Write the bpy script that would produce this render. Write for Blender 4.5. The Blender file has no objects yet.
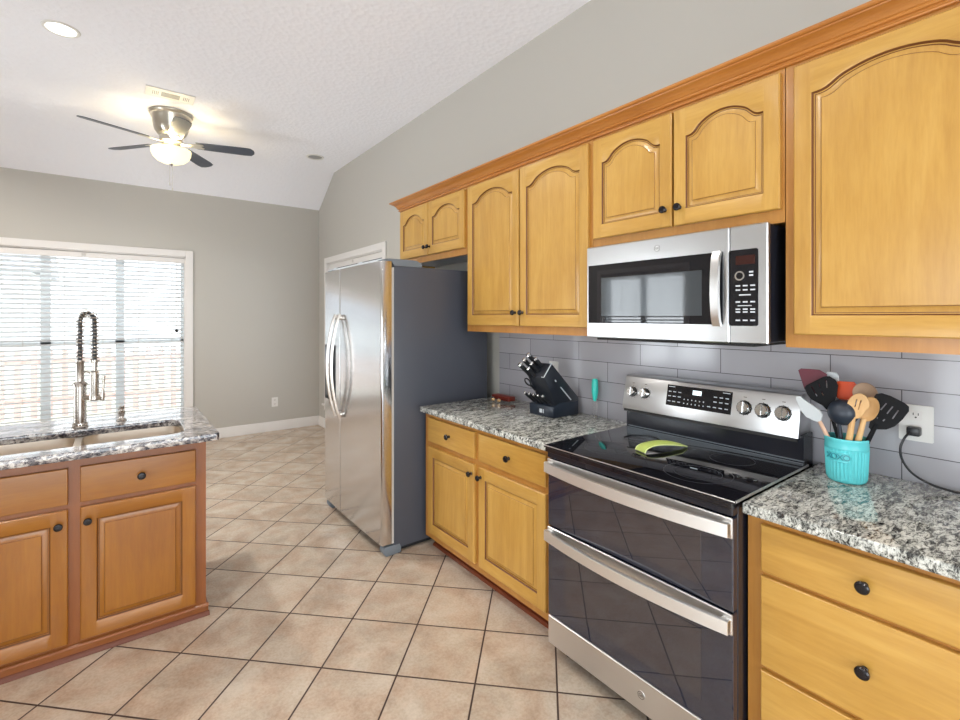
import bpy, bmesh, math, random
from mathutils import Vector, Matrix
random.seed(4)
PI = math.pi
scene = bpy.context.scene
C = scene.collection

# ------------------------------------------------------------------ camera, world, lights, exposure
cam_d = bpy.data.cameras.new('camera')
cam_d.sensor_width = 36.0
cam_d.lens = 36.0 * 472.9 / 960.0
cam_d.shift_y = -43.0 / 960.0
cam_d.clip_start = 0.05
cam = bpy.data.objects.new('camera', cam_d)
C.objects.link(cam)
cam.location = (0, 0, 1.48)
cam.rotation_euler = (PI / 2, 0, -0.6516)
scene.camera = cam

vs = scene.view_settings
vs.view_transform = 'Standard'
vs.look = 'None'
vs.exposure = 0.23
vs.gamma = 1.0
vs.use_curve_mapping = False
scene.cycles.use_denoising = True
scene.cycles.max_bounces = 8
scene.cycles.diffuse_bounces = 5
scene.cycles.glossy_bounces = 4
scene.cycles.transparent_max_bounces = 24
scene.cycles.caustics_reflective = False
scene.cycles.caustics_refractive = False
scene.cycles.sample_clamp_indirect = 6.0

world = bpy.data.worlds.new('sky')
scene.world = world
world.use_nodes = True
wn = world.node_tree.nodes
wn['Background'].inputs[0].default_value = (0.86, 0.94, 1.0, 1)
wn['Background'].inputs[1].default_value = 3.3


def area(name, loc, rot, sx, sy, power, col=(1, 1, 1)):
    l = bpy.data.lights.new(name, 'AREA')
    l.shape = 'RECTANGLE'
    l.size, l.size_y, l.energy, l.color = sx, sy, power, col
    o = bpy.data.objects.new(name, l)
    C.objects.link(o)
    o.location, o.rotation_euler = loc, rot
    return o


# daylight through the window in the left wall; two added fills at invented openings
area('daylight_left', (-2.86, 4.15, 1.2), (0, -PI / 2, 0), 2.0, 1.4, 105, (0.90, 0.96, 1.0))
area('fill_left', (-2.86, -0.2, 1.1), (0, -PI / 2, 0), 2.0, 2.6, 48, (0.92, 0.97, 1.0))  # added fill that brightens the range and lower cabinets
area('fill_rear', (-0.3, -2.90, 1.15), (PI / 2, 0, 0), 3.2, 2.2, 80, (0.90, 0.96, 1.0))  # added fill from behind the camera


# ------------------------------------------------------------------ materials
def mat(name, col=(0.8, 0.8, 0.8), rough=0.5, metal=0.0, **kw):
    m = bpy.data.materials.new(name)
    m.use_nodes = True
    b = m.node_tree.nodes['Principled BSDF']
    b.inputs['Base Color'].default_value = (*col, 1)
    b.inputs['Roughness'].default_value = rough
    b.inputs['Metallic'].default_value = metal
    for k, v in kw.items():
        b.inputs[k].default_value = v
    return m


def S(r, g, b):
    f = lambda c: (c / 255 / 12.92) if c / 255 <= 0.04045 else ((c / 255 + 0.055) / 1.055) ** 2.4
    return (f(r), f(g), f(b))


class NT:
    def __init__(s, m):
        s.t = m.node_tree
        s.b = s.t.nodes['Principled BSDF']

    def n(s, typ, **kw):
        x = s.t.nodes.new(typ)
        for k, v in kw.items():
            if k in x.inputs.keys():
                x.inputs[k].default_value = v
            else:
                setattr(x, k, v)
        return x

    def l(s, a, b):
        s.t.links.new(a, b)

    def ramp(s, fac, stops):
        r = s.n('ShaderNodeValToRGB')
        e = r.color_ramp.elements
        while len(e) < len(stops):
            e.new(0.5)
        for q, (p, c) in zip(e, stops):
            q.position = p
            q.color = (*c, 1) if len(c) == 3 else c
        s.l(fac, r.inputs[0])
        return r.outputs[0]

    def mix(s, fac, a, b, mode='MIX'):
        x = s.n('ShaderNodeMix', data_type='RGBA', blend_type=mode)
        for i, v in ((0, fac), (6, a), (7, b)):
            if hasattr(v, 'node'):
                s.l(v, x.inputs[i])
            else:
                x.inputs[i].default_value = v if i == 0 else (*v, 1)
        return x.outputs[2]

    def coord(s, scale=(1, 1, 1), rot=(0, 0, 0), kind='Object', rnd=False, loc=(0, 0, 0)):
        tc = s.n('ShaderNodeTexCoord')
        mp = s.n('ShaderNodeMapping')
        mp.inputs['Scale'].default_value = scale
        mp.inputs['Rotation'].default_value = rot
        mp.inputs['Location'].default_value = loc
        if rnd:
            oi = s.n('ShaderNodeObjectInfo')
            mul = s.n('ShaderNodeVectorMath', operation='SCALE')
            mul.inputs[0].default_value = (3.1, 5.7, 7.3)
            s.l(oi.outputs['Random'], mul.inputs['Scale'])
            add = s.n('ShaderNodeVectorMath', operation='ADD')
            s.l(tc.outputs[kind], add.inputs[0])
            s.l(mul.outputs[0], add.inputs[1])
            s.l(add.outputs[0], mp.inputs[0])
        else:
            s.l(tc.outputs[kind], mp.inputs[0])
        return mp.outputs[0]

    def noise(s, vec, scale, detail=4, rough=0.55, dist=0.0):
        x = s.n('ShaderNodeTexNoise')
        x.inputs['Scale'].default_value = scale
        x.inputs['Detail'].default_value = detail
        x.inputs['Roughness'].default_value = rough
        x.inputs['Distortion'].default_value = dist
        s.l(vec, x.inputs['Vector'])
        return x.outputs[0]

    def bump(s, h, strength, dist=0.01):
        x = s.n('ShaderNodeBump')
        x.inputs['Strength'].default_value = strength
        x.inputs['Distance'].default_value = dist
        s.l(h, x.inputs['Height'])
        s.l(x.outputs[0], s.b.inputs['Normal'])


def wood(name, axis, dark, mid, light, rough=0.33):
    m = mat(name, mid, rough)
    t = NT(m)
    sc = {'Z': (1, 1, 0.10), 'Y': (1, 0.10, 1), 'X': (0.10, 1, 1)}[axis]
    v = t.coord(sc, rnd=True)
    a = t.noise(v, 14, 5, 0.6, 0.6)
    c = t.ramp(a, [(0.25, dark), (0.52, mid), (0.75, light)])
    f = t.noise(v, 120, 3, 0.6)
    c = t.mix(0.18, c, t.ramp(f, [(0.35, dark), (0.6, light)]))
    v2 = t.coord((1, 1, 1), rnd=True)
    bl = t.noise(v2, 3.0, 3, 0.5)
    c = t.mix(0.35, c, t.ramp(bl, [(0.35, mid), (0.65, light)]))
    t.l(c, t.b.inputs['Base Color'])
    t.b.inputs['Coat Weight'].default_value = 0.25
    t.b.inputs['Coat Roughness'].default_value = 0.18
    t.bump(f, 0.05, 0.002)
    return m


WD = (S(158, 110, 42), S(187, 141, 63), S(205, 163, 86))
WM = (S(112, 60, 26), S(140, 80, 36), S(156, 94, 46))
WI = (S(124, 70, 19), S(152, 94, 24), S(170, 112, 35))  # island wood: browner tone of its own, darkened further with the island's shade
WC = (S(146, 86, 34), S(178, 112, 46), S(194, 132, 64))
M = {}
M['woodZ'] = wood('honey_wood_upright', 'Z', *WD)
M['woodY'] = wood('honey_wood_across', 'Y', *WD)
M['woodX'] = wood('amber_wood_lengthwise_shaded', 'X', *WI)
M['woodI'] = wood('amber_wood_upright_shaded', 'Z', *WI)
M['glaze'] = mat('dark_groove_glaze', S(104, 60, 24), 0.45)
M['frameZ'] = wood('amber_wood_frame', 'Z', S(152, 96, 38), S(176, 120, 52), S(190, 138, 68))
M['darkY'] = wood('russet_wood_across', 'Y', *WC)
M['darkX'] = wood('russet_wood_lengthwise', 'X', *WM)
M['toe'] = wood('mahogany_toe_board', 'Y', S(92, 40, 22), S(116, 56, 32), S(136, 70, 40))
M['wall'] = mat('greige_paint', S(185, 181, 173), 0.6)
t = NT(M['wall'])
t.bump(t.noise(t.coord(), 220, 2), 0.06, 0.002)
M['wall_back'] = M['wall']
M['trim'] = mat('white_gloss_paint', S(224, 220, 216), 0.35)
M['ceiling'] = mat('textured_ceiling', S(243, 243, 248), 0.85)
t = NT(M['ceiling'])
v = t.coord()
vo = t.n('ShaderNodeTexVoronoi', feature='F1')
vo.inputs['Scale'].default_value = 26
t.l(v, vo.inputs['Vector'])
n1 = t.noise(v, 60, 4, 0.7, 0.8)
h = t.mix(0.5, n1, vo.outputs['Distance'])
t.bump(h, 0.5, 0.012)
M['floor'] = mat('diagonal_floor_tile', (0.6, 0.5, 0.4), 0.3)
t = NT(M['floor'])
tc = t.n('ShaderNodeTexCoord')
sub = t.n('ShaderNodeVectorMath', operation='SUBTRACT')
sub.inputs[1].default_value = (0.4468, 2.6872, 0)
t.l(tc.outputs['Object'], sub.inputs[0])
rot = t.n('ShaderNodeVectorRotate', rotation_type='Z_AXIS')
rot.inputs['Angle'].default_value = PI / 4
t.l(sub.outputs[0], rot.inputs['Vector'])
scl = t.n('ShaderNodeVectorMath', operation='SCALE')
scl.inputs['Scale'].default_value = 1 / 0.3275
t.l(rot.outputs[0], scl.inputs[0])
fr = t.n('ShaderNodeVectorMath', operation='FRACTION')
t.l(scl.outputs[0], fr.inputs[0])
fl = t.n('ShaderNodeVectorMath', operation='FLOOR')
t.l(scl.outputs[0], fl.inputs[0])
sep = t.n('ShaderNodeSeparateXYZ')
t.l(fr.outputs[0], sep.inputs[0])


def edge(o):
    a = t.n('ShaderNodeMath', operation='SUBTRACT')
    a.inputs[0].default_value = 1
    t.l(o, a.inputs[1])
    b = t.n('ShaderNodeMath', operation='MINIMUM')
    t.l(o, b.inputs[0])
    t.l(a.outputs[0], b.inputs[1])
    return b.outputs[0]


mn = t.n('ShaderNodeMath', operation='MINIMUM')
t.l(edge(sep.outputs[0]), mn.inputs[0])
t.l(edge(sep.outputs[1]), mn.inputs[1])
gm = t.n('ShaderNodeMapRange')
gm.inputs['From Min'].default_value = 0.0085
gm.inputs['From Max'].default_value = 0.0145
t.l(mn.outputs[0], gm.inputs['Value'])
wnn = t.n('ShaderNodeTexWhiteNoise')
t.l(fl.outputs[0], wnn.inputs['Vector'])
off = t.n('ShaderNodeVectorMath', operation='MULTIPLY_ADD')
off.inputs[1].default_value = (7, 7, 7)
t.l(wnn.outputs['Color'], off.inputs[0])
t.l(tc.outputs['Object'], off.inputs[2])
cl = t.noise(off.outputs[0], 4.5, 6, 0.62, 0.5)
c = t.ramp(cl, [(0.32, S(158, 142, 126)), (0.5, S(188, 171, 153)), (0.68, S(210, 196, 180))])
bl = t.noise(off.outputs[0], 9, 3, 0.5)
c = t.mix(0.3, c, t.ramp(bl, [(0.38, S(192, 156, 128)), (0.6, S(190, 178, 160))]))
fine = t.noise(off.outputs[0], 90, 3, 0.6)
c = t.mix(0.12, c, t.ramp(fine, [(0.35, S(150, 120, 95)), (0.6, S(235, 220, 200))]))
c = t.mix(gm.outputs[0], S(66, 48, 40), c)
t.l(c, t.b.inputs['Base Color'])
rr = t.n('ShaderNodeMapRange')
rr.inputs['To Min'].default_value = 0.8
rr.inputs['To Max'].default_value = 0.27
t.l(gm.outputs[0], rr.inputs['Value'])
t.l(rr.outputs[0], t.b.inputs['Roughness'])
t.bump(gm.outputs[0], 0.35, 0.004)


def granite(name, light, grey, dark, black, ang, coat):
    m = mat(name, light, 0.07)
    t = NT(m)
    v = t.coord((1, 2.6, 1.6), (0, 0, ang))
    big = t.noise(v, 9, 5, 0.65, 1.2)
    med = t.noise(v, 34, 5, 0.75, 1.0)
    sm = t.noise(t.coord(), 130, 3, 0.7)
    c = t.ramp(med, [(0.34, black), (0.40, dark), (0.445, grey), (0.50, light), (0.66, S(236, 236, 230))])
    c2 = t.ramp(med, [(0.39, black), (0.46, dark), (0.52, grey), (0.60, light)])
    c = t.mix(t.ramp(big, [(0.44, (1, 1, 1)), (0.56, (0, 0, 0))]), c, c2)
    c = t.mix(t.ramp(sm, [(0.34, (1, 1, 1)), (0.40, (0, 0, 0))]), c, black)
    t.l(c, t.b.inputs['Base Color'])
    t.b.inputs['Coat Weight'].default_value = coat
    t.b.inputs['Coat Roughness'].default_value = 0.02
    return m


M['granite'] = granite('speckled_granite', S(205, 207, 200), S(150, 152, 146), S(86, 86, 84), S(26, 27, 30), 0.5, 0.0)
M['granite2'] = granite('speckled_granite_sink_run_shaded', S(178, 168, 162), S(108, 104, 108), S(54, 52, 62), S(24, 24, 32), 0.2, 0.45)  # darker granite copy: shade of the front edge is put into its colours


def steel(name, col, rough, axis=(1, 1, 40)):
    m = mat(name, col, rough, 1.0)
    t = NT(m)
    n = t.noise(t.coord(axis), 18, 3, 0.6)
    r = t.n('ShaderNodeMapRange')
    r.inputs['To Min'].default_value = rough * 0.93
    r.inputs['To Max'].default_value = rough * 1.07
    t.l(n, r.inputs['Value'])
    t.l(r.outputs[0], t.b.inputs['Roughness'])
    return m


M['steel'] = steel('brushed_stainless', (0.70, 0.695, 0.69), 0.32, (1, 1, 30))
M['steelh'] = steel('satin_handle_steel', (0.86, 0.86, 0.85), 0.42, (1, 1, 30))
M['shoe'] = mat('dark_red_shoe_moulding', S(104, 52, 30), 0.5)
M['steelm'] = steel('dim_brushed_stainless', (0.56, 0.56, 0.565), 0.30, (1, 1, 30))
M['steelv'] = steel('brushed_stainless_upright', (0.70, 0.70, 0.71), 0.18, (30, 30, 1))
M['nickel'] = mat('satin_nickel', (0.50, 0.46, 0.42), 0.25, 1.0)
M['chrome'] = mat('polished_steel', (0.75, 0.75, 0.75), 0.12, 1.0)
M['sink'] = mat('satin_sink_steel', (0.82, 0.74, 0.64), 0.36, 1.0)
M['blackglass'] = mat('black_ceramic_glass', (0.008, 0.008, 0.011), 0.02, 0, **{'IOR': 1.5})
M['ovenglass'] = mat('smoked_oven_glass', (0.018, 0.021, 0.036), 0.008, 0, **{'IOR': 1.85})
M['inner'] = mat('oven_window', (0.034, 0.030, 0.036), 0.008, 0, **{'IOR': 1.85})
M['black'] = mat('black_enamel', (0.014, 0.015, 0.022), 0.22)
M['blackplastic'] = mat('black_plastic', (0.016, 0.017, 0.020), 0.35)
M['bronze'] = mat('oil_rubbed_bronze', (0.012, 0.010, 0.012), 0.22, 0.3)
M['fridgeside'] = mat('grey_textured_enamel', S(72, 75, 84), 0.38)
M['greyplastic'] = mat('grey_plastic', S(112, 120, 128), 0.45)
M['gasket'] = mat('pale_gasket', S(200, 196, 190), 0.6)
M['whiteplastic'] = mat('white_plastic', S(226, 224, 220), 0.4)
M['melamine'] = mat('white_melamine', S(225, 228, 235), 0.4)
M['darkslot'] = mat('dark_slot', (0.01, 0.01, 0.01), 0.6)
M['mark'] = mat('pale_printed_mark', S(200, 205, 210), 0.5)
M['darkmark'] = mat('dark_printed_mark', S(70, 60, 55), 0.5)
M['red_display'] = mat('dark_red_display', (0.035, 0.008, 0.006), 0.15)
M['lcd'] = mat('lit_display', (0.1, 0.1, 0.1), 0.3, 0, **{'Emission Color': (0.8, 0.95, 1, 1), 'Emission Strength': 1.6})
M['slat'] = mat('white_blind_slat', S(238, 240, 242), 0.45)
M['vinyl'] = mat('white_vinyl', S(232, 238, 240), 0.4)
M['teal'] = mat('turquoise_glaze', S(96, 200, 205), 0.25)
M['mint'] = mat('mint_plastic', S(60, 205, 190), 0.35)
M['lime'] = mat('lime_green_silicone', S(184, 200, 104), 0.5)
M['limetop'] = mat('pale_lime_trim', S(226, 236, 160), 0.5)
M['redbrown'] = mat('reddish_brown_wood', S(112, 38, 26), 0.4)
M['woodspoon'] = wood('pale_spoon_wood', 'Z', S(196, 148, 92), S(216, 172, 116), S(228, 188, 136), 0.5)
M['beech'] = wood('pinkish_beech', 'Z', S(196, 150, 120), S(212, 170, 142), S(224, 186, 160), 0.5)
M['taupe'] = mat('taupe_wood', S(168, 140, 116), 0.55)
M['maroon'] = mat('maroon_silicone', S(108, 44, 58), 0.45)
M['orange'] = mat('orange_silicone', S(218, 76, 26), 0.45)
M['whitesil'] = mat('white_silicone', S(200, 205, 207), 0.45)
M['ladle'] = mat('slate_black_nylon', S(38, 46, 58), 0.4)
M['nylon'] = mat('black_nylon', S(13, 14, 18), 0.6, 0, **{'Specular IOR Level': 0.25})
M['blockbody'] = mat('near_black_block', (0.012, 0.015, 0.022), 0.28)
M['navyblock'] = mat('dark_navy_block', S(32, 40, 52), 0.3)
M['blade'] = mat('dark_fan_blade', S(70, 76, 88), 0.35)
M['bladearm'] = mat('brushed_nickel_fan', (0.62, 0.58, 0.5), 0.28, 1.0)
M['bowl'] = mat('lit_frosted_glass', S(250, 240, 205), 0.4, 0, **{'Emission Color': (1.0, 0.88, 0.50, 1), 'Emission Strength': 0.9})
M['can'] = mat('lit_can_lens', (0.9, 0.9, 0.9), 0.4, 0, **{'Emission Color': (1.0, 0.95, 0.82, 1), 'Emission Strength': 4.0})
M['candark'] = mat('unlit_can_lens', S(150, 150, 150), 0.4)
M['grass'] = mat('dry_lawn', S(190, 188, 172), 0.9)
M['fence'] = mat('pinkish_cedar', S(216, 182, 174), 0.8)
M['siding'] = mat('pale_siding', S(225, 228, 230), 0.8)
M['roofing'] = mat('grey_roofing', S(160, 160, 165), 0.8)

m = mat('tile_backsplash', S(196, 196, 200), 0.10)
M['backsplash'] = m
t = NT(m)
tc = t.n('ShaderNodeTexCoord')
sp = t.n('ShaderNodeSeparateXYZ')
t.l(tc.outputs['Object'], sp.inputs[0])
cb = t.n('ShaderNodeCombineXYZ')
t.l(sp.outputs[1], cb.inputs[0])
t.l(sp.outputs[2], cb.inputs[1])
ad = t.n('ShaderNodeVectorMath', operation='ADD')
ad.inputs[1].default_value = (-0.63 + 0.418 * 4.5, -1.225 + 0.11 * 10 - 0.0, 0)
t.l(cb.outputs[0], ad.inputs[0])
br = t.n('ShaderNodeTexBrick', offset=0.5)
br.inputs['Scale'].default_value = 1
br.inputs['Brick Width'].default_value = 0.418
br.inputs['Row Height'].default_value = 0.11
br.inputs['Mortar Size'].default_value = 0.0016
br.inputs['Mortar Smooth'].default_value = 0.1
br.inputs['Color1'].default_value = (*S(182, 180, 185), 1)
br.inputs['Color2'].default_value = (*S(168, 166, 172), 1)
br.inputs['Mortar'].default_value = (*S(92, 90, 92), 1)
t.l(ad.outputs[0], br.inputs['Vector'])
t.l(br.outputs['Color'], t.b.inputs['Base Color'])
inv = t.n('ShaderNodeMath', operation='SUBTRACT')
inv.inputs[0].default_value = 1
t.l(br.outputs['Fac'], inv.inputs[1])
t.bump(inv.outputs[0], 0.3, 0.003)

m = bpy.data.materials.new('clear_pane')
m.use_nodes = True
M['pane'] = m
nt = m.node_tree
nt.nodes.clear()
o_ = nt.nodes.new('ShaderNodeOutputMaterial')
mx = nt.nodes.new('ShaderNodeMixShader')
tr = nt.nodes.new('ShaderNodeBsdfTransparent')
gl = nt.nodes.new('ShaderNodeBsdfGlossy')
gl.inputs['Roughness'].default_value = 0.02
fz = nt.nodes.new('ShaderNodeFresnel')
fz.inputs['IOR'].default_value = 1.3
nt.links.new(fz.outputs[0], mx.inputs[0])
nt.links.new(tr.outputs[0], mx.inputs[1])
nt.links.new(gl.outputs[0], mx.inputs[2])
nt.links.new(mx.outputs[0], o_.inputs[0])


# ------------------------------------------------------------------ mesh helpers
class MB:
    """collects shapes (world coordinates) for one mesh object"""

    def __init__(s):
        s.bm = bmesh.new()

    def _mi(s, faces, mi):
        for f in faces:
            f.material_index = mi

    def box(s, x0, x1, y0, y1, z0, z1, bev=0.0, mi=0, seg=1):
        x0, x1 = min(x0, x1), max(x0, x1)
        y0, y1 = min(y0, y1), max(y0, y1)
        z0, z1 = min(z0, z1), max(z0, z1)
        b = bmesh.new()
        bmesh.ops.create_cube(b, size=1)
        for v in b.verts:
            v.co = Vector(((x0 + x1) / 2 + v.co.x * (x1 - x0), (y0 + y1) / 2 + v.co.y * (y1 - y0), (z0 + z1) / 2 + v.co.z * (z1 - z0)))
        if bev > 0:
            bmesh.ops.bevel(b, geom=list(b.edges), offset=bev, segments=seg, profile=0.5, affect='EDGES')
        s.add(b, mi)
        return s

    def add(s, b, mi=None, mtx=None):
        if mtx is not None:
            bmesh.ops.transform(b, matrix=mtx, verts=list(b.verts))
        vm = {}
        for v in b.verts:
            vm[v] = s.bm.verts.new(v.co)
        for f in b.faces:
            try:
                g = s.bm.faces.new([vm[v] for v in f.verts])
                g.material_index = f.material_index if mi is None else mi
            except ValueError:
                pass
        b.free()
        return s

    def tube(s, pts, r, seg=10, mi=0, caps=True):
        pts = [Vector(p) for p in pts]
        rs = r if isinstance(r, (list, tuple)) else [r] * len(pts)
        rings = []
        ref = None
        for i, p in enumerate(pts):
            d = (pts[min(i + 1, len(pts) - 1)] - pts[max(i - 1, 0)]).normalized()
            if ref is None:
                ref = d.orthogonal().normalized()
            ref = (ref - d * ref.dot(d)).normalized()
            q = d.cross(ref)
            rings.append([s.bm.verts.new(p + (ref * math.cos(2 * PI * k / seg) + q * math.sin(2 * PI * k / seg)) * rs[i]) for k in range(seg)])
        fs = []
        for a, b in zip(rings, rings[1:]):
            for k in range(seg):
                fs.append(s.bm.faces.new([a[k], a[(k + 1) % seg], b[(k + 1) % seg], b[k]]))
        if caps:
            fs.append(s.bm.faces.new(rings[0][::-1]))
            fs.append(s.bm.faces.new(rings[-1]))
        s._mi(fs, mi)
        return s

    def lathe(s, prof, c, axis='Z', seg=32, mi=0, fn=None):
        """prof: (radius, height) pairs; turned about axis through c"""
        c = Vector(c)
        ax = {'Z': (Vector((1, 0, 0)), Vector((0, 1, 0)), Vector((0, 0, 1))), '-X': (Vector((0, 1, 0)), Vector((0, 0, 1)), Vector((-1, 0, 0))), '-Y': (Vector((1, 0, 0)), Vector((0, 0, 1)), Vector((0, -1, 0)))}.get(axis)
        if ax is None:
            d = Vector(axis).normalized()
            u = d.orthogonal().normalized()
            ax = (u, d.cross(u), d)
        u, v, w = ax
        rings = []
        for r, h in prof:
            if r < 1e-6:
                rings.append([s.bm.verts.new(c + w * h)])
            else:
                ring = []
                for k in range(seg):
                    a = 2 * PI * k / seg
                    rr = r if fn is None else fn(r, h, a)
                    ring.append(s.bm.verts.new(c + (u * math.cos(a) + v * math.sin(a)) * rr + w * h))
                rings.append(ring)
        fs = []
        for a, b in zip(rings, rings[1:]):
            if len(a) == 1 and len(b) == 1:
                continue
            for k in range(seg):
                k2 = (k + 1) % seg
                if len(a) == 1:
                    fs.append(s.bm.faces.new([a[0], b[k2], b[k]]))
                elif len(b) == 1:
                    fs.append(s.bm.faces.new([a[k], a[k2], b[0]]))
                else:
                    fs.append(s.bm.faces.new([a[k], a[k2], b[k2], b[k]]))
        for f in fs:
            f.material_index = mi
        return s

    def prism(s, poly, d, axis, a, b, mi=0, bev=0.0):
        """extrude a 2D polygon between a and b along axis; poly in the other two axes' order"""
        q = bmesh.new()
        f3 = {'X': lambda p, t_: (t_, p[0], p[1]), 'Y': lambda p, t_: (p[0], t_, p[1]), 'Z': lambda p, t_: (p[0], p[1], t_)}[axis]
        va = [q.verts.new(f3(p, a)) for p in poly]
        vb = [q.verts.new(f3(p, b)) for p in poly]
        n = len(poly)
        q.faces.new(va[::-1])
        q.faces.new(vb)
        for k in range(n):
            q.faces.new([va[k], va[(k + 1) % n], vb[(k + 1) % n], vb[k]])
        bmesh.ops.recalc_face_normals(q, faces=list(q.faces))
        if bev > 0:
            bmesh.ops.bevel(q, geom=list(q.edges), offset=bev, segments=2, profile=0.5, affect='EDGES')
        return s.add(q, mi)

    def flat(s, outlines, thick, mtx, mi=0, bev=0.0):
        """2D outlines with holes (first outer, rest holes), given thickness, placed by matrix"""
        cu = bpy.data.curves.new('tmp_outline', 'CURVE')
        cu.dimensions = '2D'
        cu.fill_mode = 'BOTH'
        cu.extrude = thick / 2 - bev
        cu.bevel_depth = bev
        cu.bevel_resolution = 1
        for o in outlines:
            sp_ = cu.splines.new('POLY')
            sp_.points.add(len(o) - 1)
            for p_, q_ in zip(sp_.points, o):
                p_.co = (q_[0], q_[1], 0, 1)
            sp_.use_cyclic_u = True
        ob = bpy.data.objects.new('tmp_outline', cu)
        me = bpy.data.meshes.new_from_object(ob)
        b = bmesh.new()
        b.from_mesh(me)
        bpy.data.objects.remove(ob)
        bpy.data.curves.remove(cu)
        bpy.data.meshes.remove(me)
        return s.add(b, mi, mtx)

    def text(s, body, size, thick, mtx, mi=0):
        cu = bpy.data.curves.new('tmp_text', 'FONT')
        cu.body = body
        cu.size = size
        cu.extrude = thick / 2
        cu.align_x = 'CENTER'
        cu.align_y = 'CENTER'
        cu.resolution_u = 3
        ob = bpy.data.objects.new('tmp_text', cu)
        me = bpy.data.meshes.new_from_object(ob)
        b = bmesh.new()
        b.from_mesh(me)
        bpy.data.objects.remove(ob)
        bpy.data.curves.remove(cu)
        bpy.data.meshes.remove(me)
        return s.add(b, mi, mtx)

    def build(s, name, mats, parent=None, org=None, smooth=35, kind=None):
        if parent is not None:
            org = parent.get('_o', (0, 0, 0))
            org = Vector(org)
        else:
            org = Vector(org or (0, 0, 0))
        bmesh.ops.recalc_face_normals(s.bm, faces=list(s.bm.faces))
        me = bpy.data.meshes.new(name)
        for v in s.bm.verts:
            v.co -= org
        s.bm.to_mesh(me)
        s.bm.free()
        for m_ in (mats if isinstance(mats, (list, tuple)) else [mats]):
            me.materials.append(M[m_] if isinstance(m_, str) else m_)
        me.shade_smooth()
        me.set_sharp_from_angle(angle=math.radians(smooth))
        o = bpy.data.objects.new(name, me)
        C.objects.link(o)
        if parent is not None:
            o.parent = parent
            o['_o'] = tuple(org)
        else:
            o.location = org
            o['_o'] = tuple(org)
        if kind:
            o['kind'] = kind
        return o


def tag(o, label, cat, group=None, kind=None):
    o['label'] = label
    o['category'] = cat
    if group:
        o['group'] = group
    if kind:
        o['kind'] = kind
    return o


def thing(name, loc, label, cat, group=None):
    o = bpy.data.objects.new(name, None)
    o.empty_display_size = 0.1
    C.objects.link(o)
    o.location = loc
    o['_o'] = tuple(loc)
    return tag(o, label, cat, group)


def faceX(x, y, z):       # local x -> -Y, local y -> Z, local z -> -X (things on the right-hand run, seen from the room)
    return Matrix(((0, 0, -1, x), (-1, 0, 0, y), (0, 1, 0, z), (0, 0, 0, 1)))


def faceY(x, y, z):       # local x -> X, local y -> Z, local z -> -Y
    return Matrix(((1, 0, 0, x), (0, 0, -1, y), (0, 1, 0, z), (0, 0, 0, 1)))


# ------------------------------------------------------------------ the room
RX, BY, LX, RY = 2.19, 6.53, -2.60, -2.62
CZ = 3.33


def wall(name, axis, pos, thick, a0, a1, z0, z1, holes, material):
    """wall in plane axis=pos, going outward by thick; holes = [(a0,a1,z0,z1)]"""
    mb = MB()
    as_ = sorted({a0, a1, *[h[0] for h in holes], *[h[1] for h in holes]})
    zs = sorted({z0, z1, *[h[2] for h in holes], *[h[3] for h in holes]})
    for p, q in zip(as_, as_[1:]):
        for r, s_ in zip(zs, zs[1:]):
            ca, cz = (p + q) / 2, (r + s_) / 2
            if any(h[0] < ca < h[1] and h[2] < cz < h[3] for h in holes):
                continue
            if axis == 'X':
                mb.box(pos, pos + thick, p, q, r, s_)
            else:
                mb.box(p, q, pos, pos + thick, r, s_)
    return mb.build(name, material, org=(0, 0, 0), kind='structure')


mb = MB()
mb.box(LX - 0.15, RX + 0.15, RY - 0.15, BY + 0.15, -0.12, 0)
mb.build('floor', 'floor', org=(0, 0, 0), kind='structure')
W1 = (-1.22, 0.62, 0.32, 2.185)        # back window opening x0,x1,z0,z1
W2 = (4.53, 6.20, 0.32, 2.185)         # right wall window y0,y1
W3 = (3.45, 4.85, 0.15, 2.15)
W5 = (-1.5, 1.1, 0.05, 2.15)            # invented left wall opening, added to let fill light in
W4 = (-1.9, 1.3, 0.1, 2.25)  # invented rear wall opening, added for the fill behind the camera
wall('wall_back', 'Y', BY, 0.14, LX - 0.15, RX + 0.15, 0, 3.6, [W1], 'wall')
wall('wall_right', 'X', RX, 0.14, RY, BY, 0, 3.6, [W2], 'wall')
wall('wall_left', 'X', LX, -0.14, RY, BY, 0, 3.6, [W3, W5], 'wall')
wall('wall_rear', 'Y', RY, -0.14, LX - 0.15, RX + 0.15, 0, 3.6, [W4], 'wall')
mb = MB()
mb.prism([(RY - 0.2, CZ), (5.96, CZ), (BY + 0.02, 2.935), (BY + 0.02, 3.05), (5.96, CZ + 0.12), (RY - 0.2, CZ + 0.12)], 0, 'X', LX - 0.15, RX + 0.02)
mb.build('ceiling', 'ceiling', org=(0, 0, 0), kind='structure')


def baseboard(name, axis, pos, a, b, sgn):
    mb = MB()
    prof = [(0, 0), (0.016, 0), (0.016, 0.085), (0.010, 0.10), (0.007, 0.118), (0, 0.122)]
    if axis == 'Y':       # board on wall at y=pos running along x
        mb.prism([(pos + sgn * p, z) for p, z in prof], 0, 'X', a, b)
    else:
        mb.prism([(pos + sgn * p, z) for p, z in prof], 0, 'Y', a, b)
    return mb.build(name, 'trim', org=(0, 0, 0), kind='structure')


baseboard('baseboard_back', 'Y', BY, LX, RX, -1)
baseboard('baseboard_right', 'X', RX, 3.75, BY - 0.017, -1)
baseboard('baseboard_left', 'X', LX, RY, BY - 0.017, 1)

# tiled backsplash
mb = MB()
mb.box(2.178, RX, -1.0, 2.625, 0.80, 1.42)
mb.build('wall_backsplash', 'backsplash', org=(0, 0, 0), kind='structure')


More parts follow.
